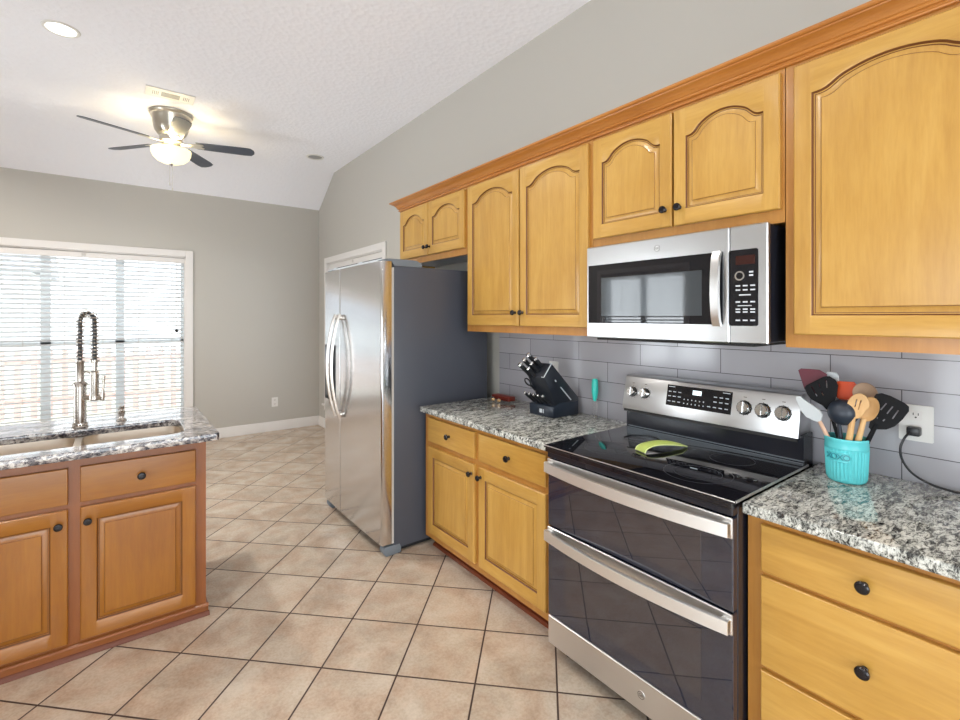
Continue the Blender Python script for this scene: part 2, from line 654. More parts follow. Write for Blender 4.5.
def window_frame(name, axis, pos, sgn, a0, a1, z0, z1, units, glass_out):
    """vinyl window set in an opening: casing on the room side, mullions, sashes, panes. sgn: +1 when outside is +axis"""
    r = bpy.data.objects.new(name, None)
    C.objects.link(r)
    r['kind'] = 'structure'
    r['_o'] = (0, 0, 0)

    def bx(mb, p0, p1, q0, q1, s0, s1, bev=0, mi=0):
        if axis == 'Y':
            mb.box(p0, p1, q0, q1, s0, s1, bev, mi)
        else:
            mb.box(q0, q1, p0, p1, s0, s1, bev, mi)
    w = 0.075
    mb = MB()
    q0, q1 = pos - sgn * 0.018, pos
    bx(mb, a0 - w, a0, q0, q1, z0 - w, z1 + w, 0.003)
    bx(mb, a1, a1 + w, q0, q1, z0 - w, z1 + w, 0.003)
    bx(mb, a0, a1, q0, q1, z1, z1 + w, 0.003)
    bx(mb, a0, a1, q0, q1, z0 - w, z0, 0.003)
    bx(mb, a0 - w - 0.01, a1 + w + 0.01, pos - sgn * 0.05, pos, z0 - 0.012, z0 + 0.012, 0.004)
    # jamb lining
    g = pos + sgn * 0.13
    for p0, p1, s0, s1 in ((a0, a0 + 0.012, z0, z1), (a1 - 0.012, a1, z0, z1), (a0, a1, z1 - 0.012, z1), (a0, a1, z0, z0 + 0.012)):
        bx(mb, p0, p1, pos, g, s0, s1)
    mb.build('casing', 'trim', r)
    n = units
    wd = (a1 - a0) / n
    f0, f1 = pos + sgn * 0.085, pos + sgn * 0.125
    for i in range(n):
        u0, u1 = a0 + i * wd, a0 + (i + 1) * wd
        mb = MB()
        e = 0.04
        zm = 1.195
        bx(mb, u0, u0 + e, f0, f1, z0, z1)
        bx(mb, u1 - e, u1, f0, f1, z0, z1)
        bx(mb, u0, u1, f0, f1, z0, z0 + e)
        bx(mb, u0, u1, f0, f1, z1 - e, z1)
        bx(mb, u0, u1, f0, f1, zm - 0.02, zm + 0.025)
        s_ = mb.build('sash', 'vinyl', r)
        mb = MB()
        bx(mb, u0 + e, u1 - e, pos + sgn * 0.103, pos + sgn * 0.106, z0 + e, zm - 0.02)
        bx(mb, u0 + e, u1 - e, pos + sgn * 0.103, pos + sgn * 0.106, zm + 0.025, z1 - e)
        mb.build('pane', 'pane', s_)
    return r


# unit joints of the back window fall at x = -0.59 and 0.02
window_frame('window_1', 'Y', BY, 1, W1[0], W1[1], W1[2], W1[3], 3, True)
window_frame('window_2', 'X', RX, 1, W2[0], W2[1], W2[2], W2[3], 2, True)
window_frame('window_3', 'X', LX, -1, W3[0], W3[1], W3[2], W3[3], 2, True)
window_frame('window_added_left', 'X', LX, -1, W5[0], W5[1], W5[2], W5[3], 2, True)
window_frame('window_added_rear', 'Y', RY, -1, W4[0], W4[1], W4[2], W4[3], 3, True)


def blind(axis, y, a0, a1, z0, z1, sgn, label, wand=True):
    """slatted blind; axis 'Y' = hangs in a wall facing Y"""
    mid = (a0 + a1) / 2
    t_ = thing('window_blind', (mid, y, z1) if axis == 'Y' else (y, mid, z1), label, 'blind', 'white slatted window blinds')

    def bx(mb, p0, p1, q0, q1, s0, s1, bev=0.0):
        if axis == 'Y':
            mb.box(p0, p1, q0, q1, s0, s1, bev)
        else:
            mb.box(q0, q1, p0, p1, s0, s1, bev)
    mb = MB()
    bx(mb, a0, a1, y - 0.028, y + 0.028, z1 - 0.05, z1 - 0.002, 0.004)
    mb.build('headrail', 'slat', t_)
    mb = MB()
    bx(mb, a0, mid - 0.001, y - sgn * 0.028, y - sgn * 0.036, z1 - 0.066, z1 - 0.004, 0.003)
    mb.build('valance', 'trim', t_)
    mb = MB()
    bx(mb, mid + 0.001, a1, y - sgn * 0.028, y - sgn * 0.036, z1 - 0.066, z1 - 0.004, 0.003)
    mb.build('valance', 'trim', t_)
    mb = MB()
    bx(mb, mid - 0.018, mid + 0.018, y - sgn * 0.036, y - sgn * 0.040, z1 - 0.045, z1 - 0.015, 0.001)
    mb.build('valance_clip', 'gasket', t_)
    mb = MB()
    z = z1 - 0.085
    tilt = -0.010 * sgn
    while z > z0 + 0.05:
        pr = [(y - 0.025, z - tilt), (y, z + 0.0035), (y + 0.025, z + tilt), (y + 0.025, z + tilt + 0.0028), (y, z + 0.0063), (y - 0.025, z - tilt + 0.0028)]
        mb.prism(pr, 0, 'X' if axis == 'Y' else 'Y', a0 + 0.004, a1 - 0.004)
        z -= 0.0475
    mb.build('slat_stack', 'slat', t_, smooth=60)
    mb = MB()
    bx(mb, a0 + 0.004, a1 - 0.004, y - 0.025, y + 0.025, z0 + 0.014, z0 + 0.032, 0.004)
    mb.build('bottom_rail', 'slat', t_)
    mb = MB()
    for p in [a0 + 0.12 + (a1 - a0 - 0.24) * k / 5 for k in range(6)]:
        for dy in (-0.026, 0.026):
            bx(mb, p - 0.0012, p + 0.0012, y + dy - 0.0008, y + dy + 0.0008, z0 + 0.02, z1 - 0.05)
    mb.build('ladder_cord', 'gasket', t_)
    if wand:
        mb = MB()
        px = a1 - 0.075
        P = (lambda a, b, c: (a, b, c)) if axis == 'Y' else (lambda a, b, c: (b, a, c))
        mb.tube([P(px, y - sgn * 0.04, z1 - 0.05), P(px + 0.002, y - sgn * 0.045, z1 - 0.5), P(px, y - sgn * 0.04, z1 - 0.83)], 0.0022, 6)
        w_ = mb.build('pull_cord', 'gasket', t_)
        mb = MB()
        mb.lathe([(0, 0), (0.014, 0.006), (0.020, 0.022), (0.006, 0.045), (0, 0.048)], P(px, y - sgn * 0.04, z1 - 0.875), seg=12)
        mb.build('tassel', 'blackplastic', w_)
    return t_


blind('Y', BY + 0.045, W1[0] + 0.012, W1[1] - 0.012, W1[2] + 0.012, W1[3] - 0.012, 1, 'wide white slatted blind in the back window behind the faucet')
blind('X', RX + 0.045, W2[0] + 0.012, W2[1] - 0.012, W2[2] + 0.012, W2[3] - 0.012, 1, 'white slatted blind in the side window, glimpsed just above the refrigerator', False)
blind('X', LX - 0.045, W3[0] + 0.012, W3[1] - 0.012, W3[2] + 0.012, W3[3] - 0.012, -1, 'white slatted blind mirrored in the microwave door')

# ------------------------------------------------------------------ outside
mb = MB()
mb.box(-14, 16, BY + 0.2, 26, -0.35, -0.25)
mb.build('ground', 'grass', org=(0, 0, 0), kind='structure')
fe = thing('picket_fence', (-1, 11.0, -0.25), 'pinkish wooden picket fence seen through the back window blinds', 'fence')
mb = MB()
x = -6.0
while x < 4.0:
    mb.box(x, x + 0.09, 11.0, 11.02, -0.25, 0.92)
    x += 0.20
mb.build('pickets', 'fence', fe)
mb = MB()
mb.box(-6, 4, 11.02, 11.06, 0.0, 0.09)
mb.box(-6, 4, 11.02, 11.06, 0.68, 0.77)
mb.build('rail', 'fence', fe)
ho = thing('neighbor_house', (-5, 17, -0.25), 'pale neighbouring house with a small gridded window beyond the fence', 'house')
mb = MB()
mb.box(-9.5, -1.9, 17, 21, -0.25, 2.7)
hw = mb.build('wall', 'siding', ho)
mb = MB()
mb.prism([(16.6, 2.7), (21.4, 2.7), (19, 4.1)], 0, 'X', -9.8, -1.6)
mb.build('roof', 'roofing', ho)
mb = MB()
mb.box(-4.2, -2.45, 16.95, 17.0, 0.95, 1.6)
hwin = mb.build('window', 'vinyl', ho)
mb = MB()
for i in range(5):
    for j in range(3):
        mb.box(-4.13 + i * 0.34, -3.87 + i * 0.34, 16.94, 16.96, 1.0 + j * 0.19, 1.14 + j * 0.19)
mb.build('pane', 'blackplastic', hwin)


# ------------------------------------------------------------------ cabinets
def knob(parent, x, y, z, facing, r=0.0155, label=None):
    mb = MB()
    prof = [(0.0085, 0), (0.0085, 0.003), (0.0055, 0.006), (0.005, 0.014), (0.009, 0.017), (r, 0.021), (r, 0.026), (r * 0.8, 0.030), (0, 0.0315)]
    mb.lathe(prof, (x, y, z), facing, 20)
    return mb.build('knob', 'bronze', parent)


def arch_fn(h):
    def f(s):
        e = 0.05
        if s <= e or s >= 1 - e:
            return 0.0
        q = (s - e) / (1 - 2 * e)
        a = 1 - abs(2 * q - 1) ** 2.05
        k = min(1, min(q, 1 - q) / 0.17)
        k = k * k * (3 - 2 * k)
        return h * a * (0.30 + 0.70 * k)
    return f


def door(parent, org, facing, w, h, arch=0.0, rail=0.053, toprail=None, th=0.019, knob_at=None, grainH='woodY', label=None, wood_v='woodZ', brail=0.062):
    """raised-panel door; org = lower left corner on the carcase face as seen from the room; w,h size"""
    F = faceX(*org) if facing == 'X' else faceY(*org)
    N = 28
    top = toprail if toprail is not None else 0.058
    fn = arch_fn(arch) if arch else (lambda s: 0.0)
    vs_ = h - top - arch          # shoulder height of opening

    def ring(d, z):
        lo = [(rail + d + (w - 2 * rail - 2 * d) * k / N, brail + d, z) for k in range(N + 1)]
        hi = [(rail + d + (w - 2 * rail - 2 * d) * k / N, vs_ + fn(k / N) - d, z) for k in range(N + 1)]
        return lo, hi
    b = bmesh.new()

    def V(p):
        return b.verts.new(p)

    def strip(A, B, mi=0):
        for k in range(len(A) - 1):
            f = b.faces.new([A[k], A[k + 1], B[k + 1], B[k]])
            f.material_index = mi
    # outer shell with eased front edge
    e = 0.004
    T = th
    lo, hi = ring(0, T)
    lov, hiv = [V(p) for p in lo], [V(p) for p in hi]
    botv = [V((p[0], e, T)) for p in lo]
    topv = [V((p[0], h - e, T)) for p in hi]
    strip(botv, lov, 1)
    strip(hiv, topv, 1)
    ol = [V((e, e, T)), V((e, brail, T)), V((e, vs_, T)), V((e, h - e, T))]
    strip([botv[0], lov[0], hiv[0], topv[0]], ol, 0)
    orr = [V((w - e, e, T)), V((w - e, brail, T)), V((w - e, vs_, T)), V((w - e, h - e, T))]
    strip(orr, [botv[-1], lov[-1], hiv[-1], topv[-1]], 0)
    loop_f = [ol[0]] + botv + [orr[0], orr[1], orr[2], orr[3]] + topv[::-1] + [ol[3], ol[2], ol[1]]

    def mapout(v, z):
        x_ = 0 if v.co.x <= e + 1e-6 else (w if v.co.x >= w - e - 1e-6 else v.co.x)
        y_ = 0 if v.co.y <= e + 1e-6 else (h if v.co.y >= h - e - 1e-6 else v.co.y)
        return V((x_, y_, z))
    l2 = [mapout(v, T - e) for v in loop_f]
    l3 = [mapout(v, 0) for v in loop_f]
    for A, B in ((loop_f, l2), (l2, l3)):
        n = len(A)
        for k in range(n):
            b.faces.new([A[k], A[(k + 1) % n], B[(k + 1) % n], B[k]])
    # moulded inner edge of the frame
    prev = (lov, hiv)
    for d, z in ((0.003, T - 0.0015), (0.006, T - 0.006), (0.0075, T - 0.009), (0.010, T - 0.0092), (0.010, T - 0.012)):
        lo, hi = ring(d, z)
        cur = ([V(p) for p in lo], [V(p) for p in hi])
        g_ = 2 if 0.0055 < d < 0.008 else 1
        strip(prev[0], cur[0], g_)
        strip(cur[1], prev[1], g_)
        b.faces.new([prev[0][0], cur[0][0], cur[1][0], prev[1][0]]).material_index = 2 if g_ == 2 else 0
        b.faces.new([prev[0][-1], prev[1][-1], cur[1][-1], cur[0][-1]]).material_index = 2 if g_ == 2 else 0
        prev = cur
    mb = MB()
    mb.add(b, None, F)
    dr = mb.build('door', [wood_v, grainH, 'glaze'], parent)
    if label:
        dr['label'] = label
    b = bmesh.new()
    prev = None
    for d, z in ((0.0095, T - 0.018), (0.0095, T - 0.0115), (0.0125, T - 0.0115), (0.029, T - 0.0045), (0.0292, T - 0.003), (0.0305, T - 0.0028), (0.032, T - 0.001)):
        lo, hi = ring(d, z)
        cur = ([b.verts.new(p) for p in lo], [b.verts.new(p) for p in hi])
        if prev:
            g_ = 1 if (d < 0.0126 or abs(d - 0.0305) < 1e-5) else 0
            strip(prev[0], cur[0], g_)
            strip(cur[1], prev[1], g_)
            b.faces.new([prev[0][0], cur[0][0], cur[1][0], prev[1][0]]).material_index = g_
            b.faces.new([prev[0][-1], prev[1][-1], cur[1][-1], cur[0][-1]]).material_index = g_
        prev = cur
    strip(prev[0], prev[1])
    mb = MB()
    mb.add(b, None, F)
    mb.build('raised_panel', [wood_v, 'glaze'], dr)
    if knob_at:
        p = F @ Vector((knob_at[0], knob_at[1], th))
        knob(dr, p.x, p.y, p.z, '-X' if facing == 'X' else '-Y')
    return dr


def drawer(parent, org, facing, w, h, th=0.019, grain='woodY', knobs=(0.5,)):
    F = faceX(*org) if facing == 'X' else faceY(*org)
    b = bmesh.new()
    bmesh.ops.create_cube(b, size=1)
    for v in b.verts:
        v.co = Vector((w * (v.co.x + 0.5), h * (v.co.y + 0.5), th * (v.co.z + 0.5)))
    ed = [e_ for e_ in b.edges if all(v.co.z > th * 0.9 for v in e_.verts)]
    bmesh.ops.bevel(b, geom=ed, offset=0.006, segments=3, profile=0.6, affect='EDGES')
    mb = MB()
    mb.add(b, 0, F)
    d = mb.build('drawer', grain, parent)
    for k in knobs:
        p = F @ Vector((w * k, h / 2, th))
        knob(d, p.x, p.y, p.z, '-X' if facing == 'X' else '-Y', 0.0165)
    return d


def face_frame(mb, facing, u0, u1, z0, z1, pos, openings, th=0.02):
    """stiles and rails around rectangular openings; u along Y (facing X) or X (facing Y); frame front at pos"""
    us = sorted({u0, u1, *[o[0] for o in openings], *[o[1] for o in openings]})
    zs = sorted({z0, z1, *[o[2] for o in openings], *[o[3] for o in openings]})
    for p, q in zip(us, us[1:]):
        for r, s_ in zip(zs, zs[1:]):
            if any(o[0] < (p + q) / 2 < o[1] and o[2] < (r + s_) / 2 < o[3] for o in openings):
                continue
            if facing == 'X':
                mb.box(pos, pos + th, p, q, r, s_)
            else:
                mb.box(p, q, pos, pos + th, r, s_)


def upper_cabinet(y0, y1, z0, z1, label, doors, arch, kn, under='woodY', xf=1.85):
    t_ = thing('upper_cabinet', (2.18, (y0 + y1) / 2, z0), label, 'cabinet', 'honey wood cabinets over the worktop')
    mb = MB()
    mb.box(xf + 0.02, 2.176, y0, y0 + 0.018, z0, z1, mi=0)
    mb.box(xf + 0.02, 2.176, y1 - 0.018, y1, z0, z1, mi=0)
    mb.box(xf + 0.02, 2.176, y0 + 0.018, y1 - 0.018, z0 + 0.015, z0 + 0.03, mi=1)
    mb.box(xf + 0.02, 2.176, y0 + 0.018, y1 - 0.018, z1 - 0.018, z1, mi=0)
    mb.box(2.166, 2.176, y0 + 0.018, y1 - 0.018, z0 + 0.03, z1 - 0.018, mi=0)
    mb.build('carcase', ['woodZ', under], t_)
    mb = MB()
    face_frame(mb, 'X', y0, y1, z0, z1, xf, [(d[0] + 0.012, d[1] - 0.012, d[2] + 0.012, d[3] - 0.012) for d in doors] if len(doors) == 1 else [(min(d[0] for d in doors) + 0.012, max(d[1] for d in doors) - 0.012, doors[0][2] + 0.012, doors[0][3] - 0.012)])
    mb.build('face_frame', 'frameZ', t_)
    for i, d in enumerate(doors):
        w, h = d[1] - d[0], d[3] - d[2]
        door(t_, (xf, d[1], d[2]), 'X', w, h, arch[i], toprail=0.052, rail=0.050, knob_at=None if kn[i] is None else (kn[i][0] if kn[i][0] > 0 else w + kn[i][0], kn[i][1]))
    return t_


ZT = 2.37
upper_cabinet(2.565, 3.515, 1.90, ZT, 'short double-door wooden cabinet directly above the refrigerator', [(3.05, 3.485, 1.945, 2.335), (2.58, 3.04, 1.945, 2.335)], [0.060, 0.060], [(-0.022, 0.058), (0.022, 0.058)], 'melamine')
upper_cabinet(1.508, 2.562, 1.385, ZT, 'tall double-door wooden cabinet between the refrigerator and the microwave', [(2.038, 2.54, 1.427, 2.335), (1.528, 2.026, 1.427, 2.335)], [0.062, 0.062], [(-0.026, 0.078), (0.026, 0.078)])
upper_cabinet(0.668, 1.505, 1.812, ZT, 'low double-door wooden cabinet directly above the microwave', [(1.085, 1.497, 1.858, 2.335), (0.678, 1.076, 1.858, 2.335)], [0.062, 0.062], [(-0.028, 0.072), (0.028, 0.072)])
upper_cabinet(0.105, 0.665, 1.375, ZT, 'wooden wall cabinet with one large arched door, right of the microwave', [(0.134, 0.636, 1.42, 2.335)], [0.052], [None])
upper_cabinet(-0.46, 0.102, 1.375, ZT, 'wooden wall cabinet past the single-door one, out of the photo on the right', [(-0.43, 0.073, 1.42, 2.335)], [0.052], [None])

# crown moulding along the top of the wall cabinets, returning at the far end
cr = thing('crown_moulding', (1.82, 1.6, 2.35), 'stepped reddish wooden crown moulding running along the tops of the wall cabinets', 'moulding')
prof = [(0.012, 2.350), (-0.003, 2.350), (-0.009, 2.352), (-0.011, 2.356), (-0.009, 2.361), (-0.006, 2.363), (-0.006, 2.367), (-0.014, 2.369), (-0.017, 2.373), (-0.016, 2.378), (-0.020, 2.380), (-0.026, 2.390), (-0.038, 2.401), (-0.052, 2.407), (-0.054, 2.411), (-0.061, 2.412), (-0.065, 2.416), (-0.066, 2.424), (0.012, 2.424)]
mb = MB()
y0, y1 = -0.465, 3.518
loops = []
# mitred path: near end -> far corner -> wall
rows = []
for d, z in prof:
    x_ = 1.849 + d
    rows.append([(x_, y0, z), (x_, y1 - d, z), (2.176, y1 - d, z)])
vv = [[mb.bm.verts.new(p) for p in r] for r in rows]
for k in range(len(vv)):
    a, b = vv[k], vv[(k + 1) % len(vv)]
    for j in range(2):
        mb.bm.faces.new([a[j], a[j + 1], b[j + 1], b[j]])
mb.bm.faces.new([r[0] for r in vv])
mb.bm.faces.new([r[2] for r in vv][::-1])
mb.build('moulded_strip', 'darkY', cr, smooth=25)


def base_run(name, y0, y1, label, drawers, doors, kn, xf=1.565):
    t_ = thing(name, (2.1, (y0 + y1) / 2, 0), label, 'cabinet', 'honey wood cabinets under the worktop')
    mb = MB()
    mb.box(xf + 0.02, 2.176, y0, y0 + 0.018, 0.10, 0.879)
    mb.box(xf + 0.02, 2.176, y1 - 0.018, y1, 0.10, 0.879)
    mb.box(xf + 0.02, 2.176, y0 + 0.018, y1 - 0.018, 0.10, 0.118)
    mb.box(2.16, 2.176, y0 + 0.018, y1 - 0.018, 0.118, 0.879)
    mb.build('carcase', 'frameZ', t_)
    mb = MB()
    op = [(d[0] + 0.01, d[1] - 0.01, d[2] + 0.01, d[3] - 0.01) for d in drawers + doors]
    face_frame(mb, 'X', y0, y1, 0.085, 0.879, xf, op)
    mb.build('face_frame', 'frameZ', t_)
    mb = MB()
    mb.box(xf + 0.068, xf + 0.084, y0, y1, 0.0, 0.10)
    mb.box(xf + 0.02, xf + 0.07, y0, y1, 0.086, 0.10)
    mb.prism([(xf + 0.068, 0), (xf + 0.053, 0), (xf + 0.053, 0.006), (xf + 0.059, 0.016), (xf + 0.068, 0.020)], 0, 'Y', y0, y1)
    mb.build('toe_board', 'toe', t_)
    for d in drawers:
        drawer(t_, (xf, d[1], d[2]), 'X', d[1] - d[0], d[3] - d[2])
    for i, d in enumerate(doors):
        w, h = d[1] - d[0], d[3] - d[2]
        door(t_, (xf, d[1], d[2]), 'X', w, h, 0, knob_at=(kn[i][0] if kn[i][0] > 0 else w + kn[i][0], h + kn[i][1]))
    return t_


base_run('base_cabinet', 1.488, 2.625, 'wooden base cabinet between refrigerator and range, two drawers over two doors', [(2.083, 2.570, 0.700, 0.848), (1.535, 2.043, 0.700, 0.848)], [(2.083, 2.570, 0.125, 0.668), (1.535, 2.043, 0.125, 0.668)], [(-0.022, -0.052), (0.022, -0.052)])
base_run('base_cabinet', 0.04, 0.668, 'wooden base cabinet of three wide drawers to the right of the range', [(0.120, 0.625, 0.710, 0.852), (0.120, 0.625, 0.426, 0.696), (0.120, 0.625, 0.13, 0.410)], [], [])
base_run('base_cabinet', -0.80, 0.038, 'wooden base cabinet past the three-drawer unit, out of the photo on the right', [(-0.76, 0.0, 0.705, 0.850)], [(-0.375, 0.0, 0.13, 0.685), (-0.76, -0.385, 0.13, 0.685)], [(-0.022, -0.052), (0.022, -0.052)])


def counter(y0, y1, label, name='countertop'):
    mb = MB()
    mb.box(1.512, 2.176, y0, y1, 0.880, 0.914, 0.006, 0, 3)
    o = mb.build(name, 'granite', org=(1.85, (y0 + y1) / 2, 0.880))
    return tag(o, label, 'countertop')


counter(1.472, 2.615, 'grey and white granite worktop between refrigerator and range, under the knife block')
counter(-0.80, 0.664, 'grey and white granite worktop right of the range, under the turquoise crock')

# ------------------------------------------------------------------ island with sink
IY = 2.70
isl = thing('island_cabinet', (-0.7, 3.0, 0), 'wooden sink island with drawer fronts over raised-panel doors and brown base moulding', 'cabinet')
mb = MB()
x0, x1 = -1.62, 0.343
mb.box(x1 - 0.018, x1, IY + 0.02, 3.36, 0.10, 0.879)
mb.box(x0, x0 + 0.018, IY + 0.02, 3.36, 0.10, 0.879)
mb.box(x0 + 0.018, x1 - 0.018, 3.342, 3.36, 0.10, 0.879)
mb.box(x0 + 0.018, x1 - 0.018, IY + 0.02, 3.342, 0.10, 0.118)
mb.build('carcase', 'frameZ', isl)
dx = [(-0.135, 0.298), (-0.608, -0.175), (-1.081, -0.648), (-1.554, -1.121)]
mb = MB()
face_frame(mb, 'Y', x0, x1, 0.05, 0.879, IY, [(a + 0.01, b - 0.01, 0.685, 0.820) for a, b in dx] + [(a + 0.01, b - 0.01, 0.085, 0.645) for a, b in dx])
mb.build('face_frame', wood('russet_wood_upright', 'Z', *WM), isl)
mb = MB()
mb.box(x0, x1 + 0.002, IY - 0.004, IY + 0.02, 0.0, 0.052)
mb.box(x1, x1 + 0.010, IY - 0.004, 3.36, 0.0, 0.052)
mb.prism([(IY - 0.004 + p, z) for p, z in [(0, 0.040), (-0.010, 0.044), (-0.010, 0.050), (-0.004, 0.058), (0, 0.060)]], 0, 'X', x0, x1 + 0.010)
mb.build('base_moulding', 'darkX', isl)
mb = MB()
mb.prism([(IY - 0.004 + p, z) for p, z in [(0, 0), (-0.014, 0), (-0.014, 0.006), (-0.008, 0.016), (0, 0.020)]], 0, 'X', x0, x1 + 0.014)
mb.build('shoe_moulding', 'shoe', isl)
for i, (a, b) in enumerate(dx):
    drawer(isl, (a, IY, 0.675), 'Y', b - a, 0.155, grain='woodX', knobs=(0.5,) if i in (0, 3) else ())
    w = b - a
    left = i in (0, 2)
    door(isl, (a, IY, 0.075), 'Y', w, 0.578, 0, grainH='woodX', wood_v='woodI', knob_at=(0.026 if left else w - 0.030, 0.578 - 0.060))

# worktop with the sink cut-out
SX0, SX1, SY0, SY1 = -0.575, 0.262, 2.715, 3.115


def rrect(x0, x1, y0, y1, r, n=6):
    p = []
    for cx_, cy_, a0 in ((x1 - r, y0 + r, -PI / 2), (x1 - r, y1 - r, 0), (x0 + r, y1 - r, PI / 2), (x0 + r, y0 + r, PI)):
        for k in range(n + 1):
            a = a0 + PI / 2 * k / n
            p.append((cx_ + r * math.cos(a), cy_ + r * math.sin(a)))
    return p


mb = MB()
mb.flat([[(-1.68, 2.612), (0.376, 2.612), (0.386, 2.622), (0.386, 3.47), (-1.68, 3.47)], rrect(SX0, SX1, SY0, SY1, 0.075)], 0.036, Matrix.Translation((0, 0, 0.897)), 0, 0.004)
o = mb.build('countertop', 'granite2', org=(-0.65, 3.0, 0.879))
tag(o, 'polished granite worktop of the sink island, glaring with window light', 'countertop')

sk = thing('kitchen_sink', (-0.16, 2.9, 0.70), 'stainless double-bowl sink set under the island worktop', 'sink')


def bowl(x0, x1, name):
    mb = MB()
    rings = []
    for ins, z, r in ((-0.012, 0.8785, 0.07), (0.0, 0.8785, 0.068), (0.006, 0.80, 0.06), (0.012, 0.715, 0.055), (0.035, 0.70, 0.04)):
        rings.append([mb.bm.verts.new((p[0], p[1], z)) for p in rrect(x0 + ins, x1 - ins, SY0 - 0.006 + ins, SY1 + 0.006 - ins, max(0.02, r), 6)])
    for a, b in zip(rings, rings[1:]):
        for k in range(len(a)):
            mb.bm.faces.new([a[k], a[(k + 1) % len(a)], b[(k + 1) % len(a)], b[k]])
    mb.bm.faces.new(rings[-1])
    bo = mb.build(name, 'sink', sk)
    mb = MB()
    mb.lathe([(0, 0), (0.035, 0), (0.042, 0.003), (0.045, 0.001)], ((x0 + x1) / 2, (SY0 + SY1) / 2, 0.7005), seg=20)
    mb.build('drain', 'chrome', bo)
    return bo


bowl(-0.145, SX1 + 0.006, 'bowl')
bowl(SX0 - 0.006, -0.172, 'bowl')
mb = MB()
mb.box(-0.172, -0.145, SY0 + 0.002, SY1 - 0.002, 0.862, 0.878, 0.005, 0, 2)
mb.build('divider', 'sink', sk)

# spring faucet
FX, FY = -0.160, 3.175
fa = thing('kitchen_faucet', (FX, FY, 0.914), 'tall nickel spring-neck faucet standing behind the sink divider', 'faucet')
mb = MB()
mb.lathe([(0, 0.915), (0.033, 0.915), (0.034, 0.920), (0.030, 0.925), (0.033, 0.930), (0.030, 0.936), (0.026, 0.940), (0.026, 1.125), (0.029, 1.128), (0.030, 1.138), (0.027, 1.142), (0.022, 1.146), (0.017, 1.150), (0.017, 1.245), (0.019, 1.248), (0.019, 1.256), (0.012, 1.258), (0, 1.258)], (FX, FY, 0), seg=28)
mb.build('column', 'nickel', fa)
# path of the arch in the plane towards the right of the picture
D = Vector((0.80, -0.60, 0)).normalized()
R_ = 0.037
path = [Vector((FX, FY, 1.25)), Vector((FX, FY, 1.38))]
for k in range(1, 13):
    a = PI - PI * k / 12
    path.append(Vector((FX, FY, 1.455)) + D * (R_ + R_ * math.cos(a)) + Vector((0, 0, R_ * 1.25 * math.sin(a))))
end = Vector((FX, FY, 0)) + D * 2 * R_
path += [Vector((end.x, end.y, 1.36)), Vector((end.x, end.y, 1.25))]
mb = MB()
mb.tube(path, 0.0095, 12)
mb.build('hose', 'blackplastic', fa)
# coil
dense = []
L = [0]
for a, b in zip(path, path[1:]):
    L.append(L[-1] + (b - a).length)
tot = L[-1]


def at(s_):
    for i in range(len(L) - 1):
        if s_ <= L[i + 1] or i == len(L) - 2:
            q = (s_ - L[i]) / (L[i + 1] - L[i])
            return path[i].lerp(path[i + 1], q), (path[i + 1] - path[i]).normalized()


side = Vector((-D.y, D.x, 0))
turns = 30
coil = []
for k in range(turns * 10 + 1):
    p, d = at(tot * k / (turns * 10))
    n_ = side.cross(d).normalized()
    a = 2 * PI * k / 10
    coil.append(p + (side * math.cos(a) + n_ * math.sin(a)) * 0.0165)
mb = MB()
mb.tube(coil, 0.0026, 6)
mb.build('spring_coil', 'nickel', fa)
mb = MB()
mb.lathe([(0, 1.262), (0.020, 1.262), (0.021, 1.256), (0.021, 1.248), (0.012, 1.245), (0.011, 1.205), (0.017, 1.200), (0.019, 1.190), (0.019, 1.085), (0.022, 1.078), (0.022, 1.058), (0.016, 1.052), (0, 1.052)], (end.x, end.y, 0), seg=22)
mb.build('spray_head', 'nickel', fa)
mb = MB()
p0 = Vector((FX, FY, 1.195)) + D * 0.014
mb.tube([p0, p0 + D * 0.02 + Vector((0, 0, 0.006)), p0 + D * 0.04 + Vector((0, 0, -0.004)), Vector((end.x, end.y, 1.180)) - D * 0.016], 0.0045, 8)
mb.build('support_arm', 'nickel', fa)
mb = MB()
p0 = Vector((FX, FY, 1.065)) + D * 0.024
mb.tube([p0, p0 + D * 0.05, p0 + D * 0.088], [0.013, 0.013, 0.011], 14)
hb = mb.build('holder_arm', 'nickel', fa)
mb = MB()
q = p0 + D * 0.090
mb.tube([q + Vector((0, 0, -0.014)), q + Vector((0, 0, 0.012)), q + D * 0.004 + Vector((0, 0, 0.05)), q + D * 0.008 + Vector((0, 0, 0.115))], [0.009, 0.011, 0.0055, 0.0065], 12)
mb.build('lever', 'nickel', fa)

sd = thing('soap_dispenser', (0.01, 3.235, 0.914), 'small nickel soap pump standing right of the faucet behind the sink', 'dispenser')
mb = MB()
mb.lathe([(0, 0.915), (0.022, 0.915), (0.023, 0.920), (0.015, 0.926), (0.012, 0.935), (0.013, 0.950), (0.016, 0.956), (0.016, 0.966), (0.009, 0.970), (0.009, 0.980), (0, 0.980)], (0.01, 3.235, 0), seg=20)
mb.build('collar', 'nickel', sd)
mb = MB()
mb.lathe([(0, 0.980), (0.012, 0.980), (0.013, 0.992), (0.010, 0.996), (0, 0.996)], (0.01, 3.235, 0), seg=20)
mb.tube([(0.01, 3.235, 0.988), (0.0, 3.205, 0.990), (-0.003, 3.19, 0.984)], [0.006, 0.005, 0.004], 10)
mb.build('pump_head', 'nickel', sd)

# ------------------------------------------------------------------ refrigerator
FR = thing('refrigerator', (1.7, 3.17, 0), 'stainless side-by-side refrigerator with dark grey sides and curved bar handles', 'refrigerator')
mb = MB()
mb.box(1.362, 2.10, 2.665, 3.665, 0.035, 1.800, 0.006, 0, 2)
mb.build('body', 'fridgeside', FR)
mb = MB()
mb.box(1.345, 1.362, 2.672, 3.658, 0.07, 1.79)
mb.build('gasket', 'gasket', FR)


